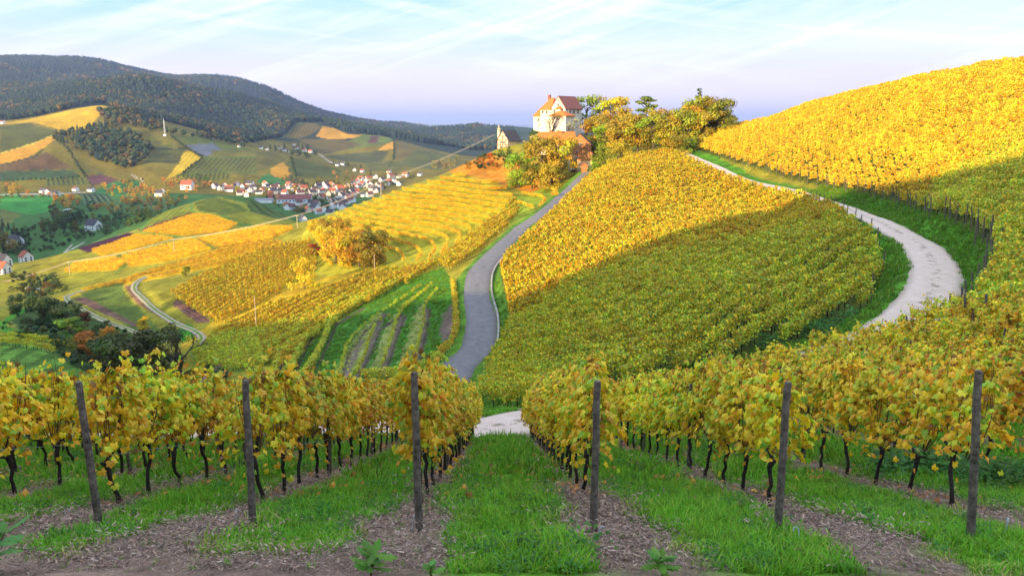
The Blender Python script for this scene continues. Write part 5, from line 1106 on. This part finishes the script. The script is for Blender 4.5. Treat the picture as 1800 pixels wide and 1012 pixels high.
M_WIN = plain('window glass', (.035, .04, .05), .2, .2, 3, 0, .01, .5)
def stone_mat():
    m, t, o = newmat('rubble stone'); tc_ = t.nodes.new('ShaderNodeTexCoord'); v = t.nodes.new('ShaderNodeTexVoronoi'); v.inputs['Scale'].default_value = 1.3; t.links.new(tc_.outputs['Object'], v.inputs['Vector'])
    n_ = noise(t, .5, 5, .6); c = mixc(t, mrange(t, n_, .42, .58, 0, 1), (.62, .52, .40), (.34, .26, .19)); c = mixc(t, .45, c, v.outputs['Color'], 'SOFT_LIGHT')
    princ(t, o, c, .95, bump(t, v.outputs['Distance'], .7, .15)); return m
M_STONE = stone_mat()
def board_mat():
    m, t, o = newmat('barn boards'); tc_ = t.nodes.new('ShaderNodeTexCoord'); w_ = t.nodes.new('ShaderNodeTexWave'); w_.inputs['Scale'].default_value = 1.6; w_.inputs['Distortion'].default_value = .4; t.links.new(tc_.outputs['Object'], w_.inputs['Vector'])
    c = mixc(t, mrange(t, w_.outputs['Fac'], 0, .25, .6, 0), (.42, .19, .06), (.16, .07, .03)); princ(t, o, c, .85, bump(t, w_.outputs['Fac'], .5, .05)); return m
M_BOARD = board_mat()
M_TIMBER = plain('dark timber', (.05, .032, .022), .85, .3, 4)
R_OR = (.58, .165, .035); R_RED = (.34, .10, .055); R_BRN = (.15, .075, .065); R_DRK = (.065, .06, .07); R_PUR = (.24, .085, .07)
def wall_mesh(w, l, h, rh, hip):
    b = MB(); x, y = w/2, l/2; V = [(-x,-y,-2),(x,-y,-2),(x,y,-2),(-x,y,-2),(-x,-y,h),(x,-y,h),(x,y,h),(-x,y,h)]; Fc = [(0,1,5,4),(1,2,6,5),(2,3,7,6),(3,0,4,7)]
    if not hip: V += [(0,-y,h+rh),(0,y,h+rh)]; Fc += [(4,5,8),(6,7,9)]
    b.add(V, Fc); return b
def roof_mesh(w, l, h, rh, hip, ov=.4, th=.22):
    """two pitched slabs with thickness, or four for a hipped roof; ridge along y"""
    b = MB(); x, y = w/2+ov, l/2+ov*.7; dz = rh*ov/(w/2); z0 = h - dz; z1 = h + rh; yr = (y - min(hip, l/2-.1)) if hip else y
    P = [(-x,-y,z0),(x,-y,z0),(x,y,z0),(-x,y,z0),(0,-yr,z1),(0,yr,z1)]
    Q = [(a, c, z+th) for a, c, z in P]; V = P + Q; t = 6
    if hip: Fc = [(0+t,1+t,4+t),(1+t,2+t,5+t,4+t),(2+t,3+t,5+t),(3+t,0+t,4+t,5+t)] + [(0,1,1+t,0+t),(1,2,2+t,1+t),(2,3,3+t,2+t),(3,0,0+t,3+t)] + [(4,1,0),(4,5,2,1),(5,3,2),(5,4,0,3)]
    else: Fc = [(1+t,2+t,5+t,4+t),(3+t,0+t,4+t,5+t),(4,5,2,1),(5,4,0,3),(1,2,2+t,1+t),(3,0,0+t,3+t),(0,4,4+t,0+t),(4,1,1+t,4+t),(2,5,5+t,2+t),(5,3,3+t,5+t)]
    b.add(V, Fc); return b
def block(e, cx, cy, z0, w_, l_, h, rh, rz, wallmat, wallc, roofc, hip=0, wname='wall', rname='roof', ov=.4):
    """one body of a building as wall and roof, placed in the building's own frame"""
    wl = wall_mesh(w_, l_, h, rh, hip).build(wname, wallmat, e, (cx, cy, z0)); wl.rotation_euler = (0, 0, rz); wl.color = (*wallc, 1)
    rf = roof_mesh(w_, l_, h, rh, hip, ov).build(rname, M_ROOF, e, (cx, cy, z0)); rf.rotation_euler = (0, 0, rz); rf.color = (*roofc, 1)
    return wl, rf
def win(wl, x, z, ww, hh, side, w_, l_, shutters=None):
    """window with frame on a wall; side 'f' gable front, 'r' right, 'l' left"""
    b = MB(); d = .06
    g = {'f': lambda a, c, o_: (a, -l_/2 - o_, c), 'r': lambda a, c, o_: (w_/2 + o_, a, c), 'l': lambda a, c, o_: (-w_/2 - o_, a, c)}[side]
    def slab(mb, x0, x1, za, zb, o1): 
        V = [g(x0, za, -.05), g(x1, za, -.05), g(x1, zb, -.05), g(x0, zb, -.05), g(x0, za, o1), g(x1, za, o1), g(x1, zb, o1), g(x0, zb, o1)]; mb.add(V, [(4,5,6,7),(0,1,5,4),(1,2,6,5),(2,3,7,6),(3,0,4,7)] if side != 'l' else [(7,6,5,4),(4,5,1,0),(5,6,2,1),(6,7,3,2),(7,4,0,3)])
    slab(b, x-ww/2, x+ww/2, z-hh/2, z+hh/2, .03); o = b.build('window', M_WIN, wl)
    f = MB(); t = .09
    for q in ((x-ww/2-t, x-ww/2, z-hh/2-t, z+hh/2+t), (x+ww/2, x+ww/2+t, z-hh/2-t, z+hh/2+t), (x-ww/2, x+ww/2, z+hh/2, z+hh/2+t), (x-ww/2, x+ww/2, z-hh/2-t, z-hh/2), (x-.04, x+.04, z-hh/2, z+hh/2)): slab(f, *q, .07)
    fo = f.build('frame', M_WALL, o); fo.color = (.55, .5, .42, 1)
    return o
WHITE = (.62, .57, .50); M_OLDW = stained_mat()
def at_px(u, v, Y): return Vector(px(u, v, Y))
# --- the castle
ANG = math.radians(-36.87)
c0 = at_px(985, 250, 312); cz = c0.z; e = empty('castle', c0, ANG); tag(e, 'white hilltop castle with steep orange tiled roofs, the main one coloured purple for shade', 'castle')
K = 312/F/.985                                           # metres per photo pixel at the castle
def zv(v): return float(px(985, v, 312)[2] - cz)
h_e = zv(190)
A_, Ar = block(e, 1.0, 2.6, 0, 6.2, 11.5, h_e, zv(170)-h_e, 0, M_OLDW, WHITE, R_PUR, rname='roof')  # purple of the main roof stands in for its shaded side
win(A_, 0, h_e+2.6, .6, .7, 'f', 6.2, 11.5); win(A_, -.1, h_e+1.0, .8, .8, 'f', 6.2, 11.5); win(A_, -1.7, h_e-1.2, .9, 1.2, 'f', 6.2, 11.5); win(A_, .8, h_e-1.2, .9, 1.2, 'f', 6.2, 11.5); win(A_, -1.6, h_e-3.6, .9, 1.3, 'f', 6.2, 11.5)
for y_ in (-2.5, .2, 3.2): win(A_, y_, h_e-1.3, 1.3, 1.4, 'r', 6.2, 11.5)
B1, B1r = block(e, -4.4, 2.6, 0, 8.5, 5.2, h_e-.3, zv(171)-h_e, math.pi/2, M_OLDW, WHITE, R_OR, hip=2.2, rname='left_roof', wname='left_wing')
B1.location = (-4.6, 1.2, 0); B1r.location = (-4.6, 1.2, 0)
for y_ in (-.2, 1.6): win(B1, y_, h_e-1.5, .8, 1.1, 'l', 8.5, 5.2)
h2 = zv(203); B2, B2r = block(e, -8.6, 1.2, 0, 7.5, 4.4, h2, zv(187)-h2, math.pi/2, M_OLDW, WHITE, R_OR, hip=1.8, rname='lower_roof', wname='lower_wing')
win(B2, -.2, h2-1.6, .8, 1.1, 'l', 7.5, 4.4); win(B2, -1.2, h2-3.6, .8, 1.1, 'l', 7.5, 4.4)
h3 = zv(204); C1, C1r = block(e, 4.0, -5.2, 0, 7.4, 6.0, h3, zv(196)-h3, 0, M_OLDW, (.64, .58, .50), R_OR, hip=2.6, rname='bastion_roof', wname='bastion')
for x_ in (-2.2, .2): win(C1, x_, h3-1.1, .7, 1.0, 'f', 7.4, 6.0)
win(C1, .5, h3-1.2, .7, 1.0, 'r', 7.4, 6.0)
h4 = zv(192); D1, D1r = block(e, 1.9, -3.6, 0, 2.2, 2.4, h4, .9, 0, M_OLDW, WHITE, R_OR, hip=.9, rname='stair_roof', wname='stair_turret', ov=.25); win(D1, 0, h4-1.2, .5, .8, 'f', 2.2, 2.4)
b = MB(); b.box(-.4, .4, -.4, .4, -1.5, .9); b.box(-.5, .5, -.5, .5, .6, .8); ch = b.build('chimney', M_ROOF, B1r, (.5, 1.8, zv(171)+.1)); ch.color = (*R_RED, 1)
for xx, yy, zz, L_ in ((1.0, 4.5, zv(170), 1.6), (-4.6, 1.2, zv(171), 1.4)):
    b = MB(); b.tube([(xx, yy, zz), (xx, yy, zz+L_)], .04, 5); b.build('lightning_rod', M_STEEL, e)
b = MB(); b.tube([(-11.5, -1.5, -4), (-11.3, -1.4, 3.6)], [1.3, 1.1], 10); b.build('buttress', M_STONE, e)
b = MB()
for (x0, x1, y0, y1, z1) in ((-12.6, .6, -1.9, -1.6, 3.4), (.6, 7.9, -8.7, -8.45, 3.2), (7.75, 8.0, -8.6, -2.0, 3.4)): b.box(x0, x1, y0, y1, -5, z1)
b.build('stone_plinth', M_STONE, e)
wpx = at_px(1086, 214, 318); b = MB(); b.box(-7.5, 4.2, -.5, .5, -8, 1.5); b.box(-7.5, 4.2, -.6, .6, 1.5, 1.8); o = b.build('castle_wall', plain('shade darkened stone', (.10, .095, .09), .95, .4, 1.2), None, wpx); tag(o, 'grey stone enclosure wall right of the castle behind the trees', 'wall')  # wall coloured dark to stand for the shade lying on it
# --- barns
bz = at_px(1018, 293, 272); e = empty('barn', bz, math.radians(-8)); tag(e, 'tall orange boarded barn with gable towards the vineyard', 'barn')
hE = float(px(1018, 254, 272)[2]) - bz.z; wl, rf = block(e, 0, 5, 0, 7.6, 10, hE*.52, .01, 0, M_STONE, (1, 1, 1), R_BRN); bpy.data.objects.remove(rf); wl.name = 'stone_storey'
wl, rf = block(e, 0, 5, hE*.52, 7.56, 9.96, hE*.48, 3.4, 0, M_BOARD, (1, 1, 1), R_BRN, wname='boarded_storey'); wl.data.transform(Matrix.Translation((0, 0, 0)))
for v_ in wl.data.vertices:
    if v_.co.z < -1: v_.co.z = .004
win(wl, -.6, .9, .9, .9, 'f', 7.56, 9.96); win(wl, .2, 3.6, .6, .6, 'f', 7.56, 9.96)
b = MB(); b.box(-2.9, -.6, -.12, .06, -.5, 2.1); o = b.build('doorway', M_TIMBER, e)
bz2 = at_px(1027, 294, 266); e = empty('small_barn', bz2, math.radians(-8)); tag(e, 'small orange boarded barn annex in front of the tall barn', 'barn')
hE2 = float(px(1027, 270, 266)[2]) - bz2.z; wl, rf = block(e, 0, 2, 0, 4.9, 4, hE2*.45, .01, 0, M_WALL, (.62, .42, .24), R_BRN, wname='plaster_base'); bpy.data.objects.remove(rf)
wl, rf = block(e, 0, 2, hE2*.45, 4.86, 3.96, hE2*.55, 2.2, 0, M_BOARD, (1, 1, 1), R_RED, wname='boarded_wall')
for v_ in wl.data.vertices:
    if v_.co.z < -1: v_.co.z = .004
p = at_px(1027, 296, 262); e = empty('shed', p, .1); tag(e, 'tiny red roofed shed in front of the small barn', 'shed'); block(e, 0, 0, 0, 1.7, 1.5, 1.0, .7, 0, M_BOARD, (1, 1, 1), R_RED, ov=.15)
p = at_px(980, 262, 286); e = empty('long_barn', p, math.radians(6)); tag(e, 'long barn under the castle with broad orange tiled roof', 'barn')
hF = float(px(980, 250, 286)[2]) - p.z; block(e, 0, 2.5, 0, 6.5, 12.5, hF, float(px(980, 233, 286)[2]) - float(px(980, 250, 286)[2]), math.pi/2, M_WALL, (.7, .55, .38), R_OR)
b = MB(); b.box(-.35, .35, -.3, .3, 0, 1.0); ch = b.build('chimney', M_ROOF, e, (2.3, 2.2, float(px(980, 236, 286)[2]) - p.z)); ch.color = (*R_BRN, 1)
p = at_px(994, 262, 277); e = empty('lean_to', p, math.radians(-5)); tag(e, 'low orange roofed lean to between long barn and tall barn', 'barn'); block(e, 0, 0, 0, 4, 4.5, 1.6, 1.4, math.pi/2, M_WALL, (.6, .45, .3), R_OR)
# --- timber framed house
p = at_px(886, 263, 330); e = empty('timber_house', p, math.radians(-40)); tag(e, 'half timbered house with dark roof at the castle hill edge', 'house')
hG = float(px(886, 246, 330)[2]) - p.z; wl, rf = block(e, 0, 3, 0, 6.0, 7.5, hG, 3.6, 0, M_WALL, (.62, .48, .32), R_DRK, ov=.5)
b = MB()
for x_ in (-2.9, -1.45, 0, 1.45, 2.9): b.box(x_-.1, x_+.1, -3.83, -3.73, 0, hG)
for z_ in (.1, hG*.5, hG): b.box(-2.99, 2.99, -3.85, -3.74, z_-.1, z_+.1)
b.box(-1.5, 1.5, -3.85, -3.74, hG+1.5, hG+1.7); b.build('timber_frame', M_TIMBER, wl)
for x_, z_ in ((-.7, hG*.75), (.7, hG*.75), (-.7, hG*.28), (2.1, hG*.28), (0, hG+.9)): win(wl, x_, z_, .8, .9, 'f', 6.0, 7.7)
b = MB(); b.tube([(0, 0, -3), (0, 0, 4.0)], [.75, .65], 8); b.box(-.8, .8, -.8, .8, 4.0, 4.4); b.tube([(0, 0, 4.4), (0, 0, 5.6)], [.5, .1], 8); o = b.build('stone_turret', M_STONE, None, at_px(877, 245, 336)); tag(o, 'slim stone turret behind the half timbered house', 'turret')
# --- valley houses: one of each kind, then copies
HM = {}
for i, (w_, l_, h, rh) in enumerate(((8.5, 11, 5.2, 4.2), (7.5, 9, 4.6, 3.8), (9.5, 13, 6, 4.6), (7, 12, 4.2, 3.4))):
    wb = wall_mesh(w_, l_, h, rh, 0).mesh('wall', M_WALL); rb = roof_mesh(w_, l_, h, rh, 0, .5, .3).mesh('roof', M_ROOF); b = MB(); b.box(-.5, .5, -.5, .5, -1.5, 1.2); cb_ = b.mesh('chimney', M_ROOF)
    wm = []
    b = MB(); b.box(-.6, .6, -.05, .05, -.7, .7); wm = b.mesh('window', M_WIN)
    HM[i] = (wb, rb, cb_, wm, w_, l_, h, rh)
rh_ = random.Random(21)
WN = {0: 'white', 1: 'cream', 2: 'pale grey'}; WC = {0: (.70, .69, .68), 1: (.62, .56, .46), 2: (.52, .52, .54)}
RN = {'orange red': R_OR, 'dark red': R_RED, 'brown': R_BRN, 'dark grey': R_DRK}
def house(u, v, y0, y1, label, kind=None, roof=None, rz=None, sc=1.0, wallc=0, group=None, windows=False):
    sc *= 1.0 if group else .7
    p = hit(u, v, y0, y1); k = rh_.randrange(4) if kind is None else kind; wb, rb, cb_, wm, w_, l_, h, rh = HM[k]; rz = rh_.uniform(-1.5, 1.5) if rz is None else rz
    e = empty('house', p, rz); e.scale = (sc, sc, sc); a = link('wall', wb, e); a.color = (*WC[wallc], 1); r = link('roof', rb, e); g = rh_.uniform(.8, 1.2); rc = RN[roof or 'brown']; r.color = (rc[0]*g, rc[1]*g, rc[2]*g, 1)
    c = link('chimney', cb_, r, (w_*.12, l_*.2, h+rh*.85)); c.color = (.3, .13, .1, 1)
    if windows:
        for fx in (-.25, .25):
            for zz in (.32, .72):
                o = link('window', wm, a, (w_*fx, -l_/2-.02, h*zz)); 
                for sx in (-1, 1):
                    o = link('window', wm, a, (sx*(w_/2+.02), l_*fx*1.2, h*zz)); o.rotation_euler = (0, 0, math.pi/2)
    return tag(e, label, 'house', group)
VILL = """425 341;433 346;439 338;455 341;463 336;480 341;478 334;495 339;501 343;517 336;521 331;528 344;535 335;541 339;549 343;553 336;575 332;583 329;591 334;577 344;598 339;604 337;571 351;581 356;601 349;612 351;607 344;620 326;628 322;625 331;638 326;643 331;650 328;655 336;631 341;640 346;622 346;650 346;660 339;669 333;681 326;690 319;696 323;672 319;684 311;701 313;665 326;505 366;513 369;531 369;541 373;526 361;549 369;560 376;556 363;570 373;581 379;586 366;595 361;608 359;618 356;590 351;600 366;378 331;388 334;395 329;402 335;410 331;418 327;428 331;438 327;446 333;470 330;488 328;508 329;560 331;568 338;585 340;612 333;634 318;648 318;660 314;712 311"""
VILL += ''.join(';%.0f %.0f' % (u_ + rh_.uniform(-6, 6), v_ + rh_.uniform(-4, 4)) for u_, v_ in [tuple(map(float, q.split())) for q in VILL.split(';')][::2])
vl = sorted([tuple(map(float, q.split())) for q in VILL.split(';')])
cnt = {}
for u, v in vl:
    rn = rh_.choices(list(RN), (1.3, 4, 5, 4))[0]; wc = rh_.choices((0, 1, 2), (7, 2, 1))[0]; k = (wc, rn); cnt[k] = cnt.get(k, 0) + 1
    house(u, v, 780, 1300, '%s from the left of the %s village houses with %s roofs' % (ordinal(cnt[k]), WN[wc], rn), roof=rn, wallc=wc, group='village houses', sc=rh_.uniform(.62, .85))
for u, v, y0, y1, lb, kd, rf_, rz, sc, wn in [
    (165,405,560,720,'large white valley house with dark roof behind a yellow tree',2,'dark grey',1.2,1.15,True), (28,432,470,620,'white house with dark roof beside the dark left trees',2,'dark grey',1.25,1.0,True), (47,464,430,520,'white house with dark red roof above the yellow spur',1,'dark red',.9,1.0,True), (6,472,380,520,'dark roofed house cut by the left frame edge',1,'dark grey',1.3,1.0,True), (6,492,340,450,'red roofed house lowest at the left frame edge',1,'dark red',1.3,.9,True),
    (75,339,820,1060,'leftmost white house by the valley road',1,'dark grey',1.2,1,False), (84,341,820,1060,'white gabled house with dark roof by the valley road',0,'brown',.3,1,False), (99,344,800,1040,'dark roofed house right end of the roadside pair',0,'dark grey',1.3,1,False), (88,345,780,1000,'small red roofed house by the valley road',1,'orange red',1.2,.8,False), (133,336,850,1100,'purple brown roofed house above the striped plot',1,'brown',1.2,1.05,False), (160,337,850,1100,'dark roofed white house above the striped plot',0,'dark grey',1.3,1,False),
    (281,345,850,1100,'long dark roofed house below the orange orchard',2,'dark grey',1.4,1,False), (287,338,870,1120,'small white gabled house above the long dark one',1,'dark red',.2,.8,False), (330,333,950,1150,'long white farm with bright red roof',2,'dark red',1.5,1.6,True), (533,396,480,700,'lone white house at the near village edge below the spur',1,'dark grey',.6,.7,False),
    (459,262,1500,2000,'leftmost white house of the upper hamlet',1,'dark grey',1.2,1,False), (469,264,1500,2000,'second white house of the upper hamlet',1,'brown',.8,1,False), (492,262,1500,2000,'white house in the middle of the upper hamlet',0,'brown',1.0,1,False), (500,266,1500,2000,'dark roofed white house in the upper hamlet',0,'dark grey',1.3,1,False), (506,268,1500,1950,'gabled white house at the right of the hamlet row',1,'dark grey',.2,1,False), (517,256,1600,2100,'red roofed house above the hamlet row',1,'dark red',1,1,False), (522,263,1600,2050,'white house under the red roofed hamlet house',0,'brown',1,1,False), (535,267,1500,2000,'big white house right of the hamlet',2,'dark red',1.2,1,False), (546,269,1500,2000,'red roofed white house at the hamlet end',2,'dark red',1.2,1,False),
    (593,292,1350,1700,'white house left of the lower hamlet pair',1,'dark grey',1.2,1,False), (602,290,1350,1700,'white house right of the lower hamlet pair',0,'dark grey',1.2,1,False), (623,301,1250,1500,'gabled white house between hamlet and village',1,'dark grey',.3,1,False), (637,303,1250,1500,'red roofed white house between hamlet and village',1,'dark red',1,1,False), (684,304,1250,1550,'white house above the right village end',1,'brown',1,1,False), (738,309,1200,1500,'white house at the far right of the village',1,'dark grey',1,1,False), (420,259,1500,1900,'tiny white house on the far vineyard slope',1,'brown',1,.8,False), (5,218,1600,2000,'purple roofed house at the left edge of the far hill',2,'brown',1.2,1,False)]:
    house(u, v, y0, y1, lb, kd, rf_, rz, sc, 0, windows=wn)
# winery hall in the village
p = hit(518, 357, 850, 1050); e = empty('winery_hall', p, math.radians(4)); tag(e, 'long winery hall with purple roof and white wall in the village', 'hall')
wl, rf = block(e, 0, 0, 0, 13, 40, 5.5, 5, math.pi/2, M_WALL, (.70, .72, .78), R_PUR, ov=.6)
for i in range(9): o = link('window', HM[0][3], wl, (-6.53, -17 + i*4.2, 3)); o.rotation_euler = (0, 0, math.pi/2); o.scale = (1.6, 1, 1)
b = MB(); b.box(-21, -16.5, -6, 2, -1, 9.5); o = b.build('gable_tower', M_WALL, e); o.color = (.6, .25, .14, 1)
p = hit(465, 356, 850, 1050); e = empty('flat_hall', p, math.radians(8)); tag(e, 'flat grey roofed hall left of the long winery hall', 'hall'); block(e, 0, 0, 0, 14, 20, 4, .8, math.pi/2, M_WALL, (.72, .70, .70), (.30, .27, .33), ov=.4)
p = hit(476, 348, 900, 1080); e = empty('brick_tower', p, .1); tag(e, 'square red brick tower block beside the flat hall', 'tower'); block(e, 0, 0, 0, 6, 7, 9, .6, 0, M_WALL, (.42, .15, .09), R_BRN, hip=2)
# --- mast, poles and the overhead line
p = hit(290, 239, 1350, 1650); e = empty('radio_mast', p); tag(e, 'tall white radio mast on the far vineyard hill', 'mast'); b = MB()
M_WHT = plain('white paint', (.8, .8, .8), .6, .1)
for k in range(3):
    a = k*2.094; b.tube([(1.5*math.cos(a), 1.5*math.sin(a), 0), (.5*math.cos(a), .5*math.sin(a), 27)], .13, 4)
    for j in range(9):
        f0, f1 = j/9, (j+1)/9; a2 = a + 2.094; r0, r1 = 1.5-1.0*f0, 1.5-1.0*f1; b.tube([(r0*math.cos(a), r0*math.sin(a), 27*f0), (r1*math.cos(a2), r1*math.sin(a2), 27*f1)], .08, 3)
b.build('lattice', M_WHT, e); b = MB(); b.box(-2.4, 2.4, -2, 2, -1, 2.6); b.build('hut', M_WHT, e); b = MB(); b.tube([(0, 0, 27), (0, 0, 31)], .2, 5); b.build('antenna', M_WHT, e)
M_POLE = plain('pole wood', (.42, .34, .24), .9, .3, 2)
PT = []
for (u, vt, vb, y0, y1, ds) in ((670,319,346,270,310,'on the bowl rim above the village'), (523,379,400,260,300,'at the left end of the tree group crest'), (307,421,447,300,350,'on the yellow spur'), (123,461,482,270,340,'at the lower left of the yellow spur')):
    p = hit(u, vb, y0, y1); s_, t_ = ray(u, vt); top = t_*p.y - p.z; e = empty('line_pole', p); tag(e, 'slender overhead line pole %s' % ds, 'pole', 'overhead line poles')
    b = MB(); b.tube([(0, 0, -.5), (0, 0, top)], [.17, .12], 7); b.build('shaft', M_POLE, e); b = MB(); b.box(-.7, .7, -.08, .08, top-.1, top+.06); b.build('crossarm', M_POLE, e); PT.append(p + Vector((0, 0, top + .1)))
PT = [at_px(868, 237, 328)] + PT + [PT[-1] + (PT[-1]-PT[-2])*.9 + Vector((0, 0, -2))]
M_WIRE = plain('bare cable', (.5, .42, .32), .5, .1)
e = empty('overhead_line', PT[0]); tag(e, 'overhead cables running from the castle hill down across the spur', 'cable')
for k, (ox, oz) in enumerate(((-.5, 0), (0, .22), (.5, 0), (0, -.15))):
    b = MB(); pts = []
    for i in range(len(PT)-1):
        for j in range(9):
            f = j/9; q = PT[i].lerp(PT[i+1], f); pts.append(q + Vector((ox, 0, oz - 4*f*(1-f)*1.0)) - PT[0])
    pts.append(PT[-1] - PT[0]); b.tube(pts, .035, 4); b.build('cable', M_WIRE, e)
for (u, vt, vb, y0, y1, ds) in ((659,447,485,195,230,'below the dark golden tree'), (451,520,580,150,190,'on the edge of the shaded lower slope')):
    p = hit(u, vb, y0, y1); s_, t_ = ray(u, vt); b = MB(); b.tube([(0, 0, -.5), (0, 0, t_*p.y-p.z)], [.10, .07], 7); o = b.build('utility_pole', M_POLE, None, p); tag(o, 'single slim utility pole %s' % ds, 'pole')
# --- parked vehicles
def car(u, v, y0, y1, tint, label, rz, sc=1.0, cat='car', name='parked_car'):
    p = hit(u, v, y0, y1); e = empty(name, p + Vector((0, 0, .05)), rz); e.scale = (sc, sc, sc); tag(e, label, cat); b = MB()
    prof = [(-2.1,.35),(-2.15,.75),(-1.3,.9),(-.7,1.4),(.9,1.42),(1.6,.95),(2.1,.85),(2.15,.35)]; V = [(x, s*.85*(1 if z < 1 else .85), z) for s in (-1, 1) for x, z in prof]; k = len(prof)
    b.add(V, [tuple(range(k)), tuple(range(2*k-1, k-1, -1))] + [(i, i+k, (i+1) % k+k, (i+1) % k) for i in range(k)]); o = b.build('body', M_WALL, e); o.color = (*tint, 1)
    b = MB(); V = [(x, s*.80, z) for s in (-1, 1) for x, z in ((-1.2,.95),(-.7,1.33),(.85,1.35),(1.45,.97))]; V = [(x, y*1.02, z) for x, y, z in V]; b.add(V, [(0,1,2,3),(7,6,5,4)]); b.build('side_glass', M_WIN, e)
    for wx in (-1.3, 1.35):
        for s in (-1, 1): b = MB(); b.tube([(wx, s*.7, .33), (wx, s*.9, .33)], .33, 10); b.build('wheel', M_TIMBER, e)
car(119, 371, 640, 820, (.75, .76, .78), 'white car parked on the valley meadow', .3, 1.6); car(103, 374, 640, 820, (.12, .14, .16), 'dark car parked left of the white one on the meadow', .3, 1.4)
car(66, 512, 240, 330, (.72, .76, .85), 'pale blue car parked in the left hollow', .2, .65); car(52, 508, 240, 340, (.35, .37, .4), 'grey car parked behind the pale blue car', .3, .65)
car(1007, 293, 255, 270, (.5, .6, .72), 'pale blue car beside the barn doorway', 1.2, .7)
# ------------------------------------------------------------------ haze
b = MB(); b.box(-60000, 60000, -1500, 46500, -99, 430); hz_, t, o = newmat('haze'); pv = t.nodes.new('ShaderNodeVolumePrincipled'); t.links.new(pv.outputs[0], o.inputs['Volume'])
pv.inputs['Density'].default_value = HAZE_D; pv.inputs['Color'].default_value = (.46, .60, 1.0, 1); pv.inputs['Anisotropy'].default_value = .15
tag(b.build('haze', hz_), 'thin blue haze over valley and mountains', kind='stuff')
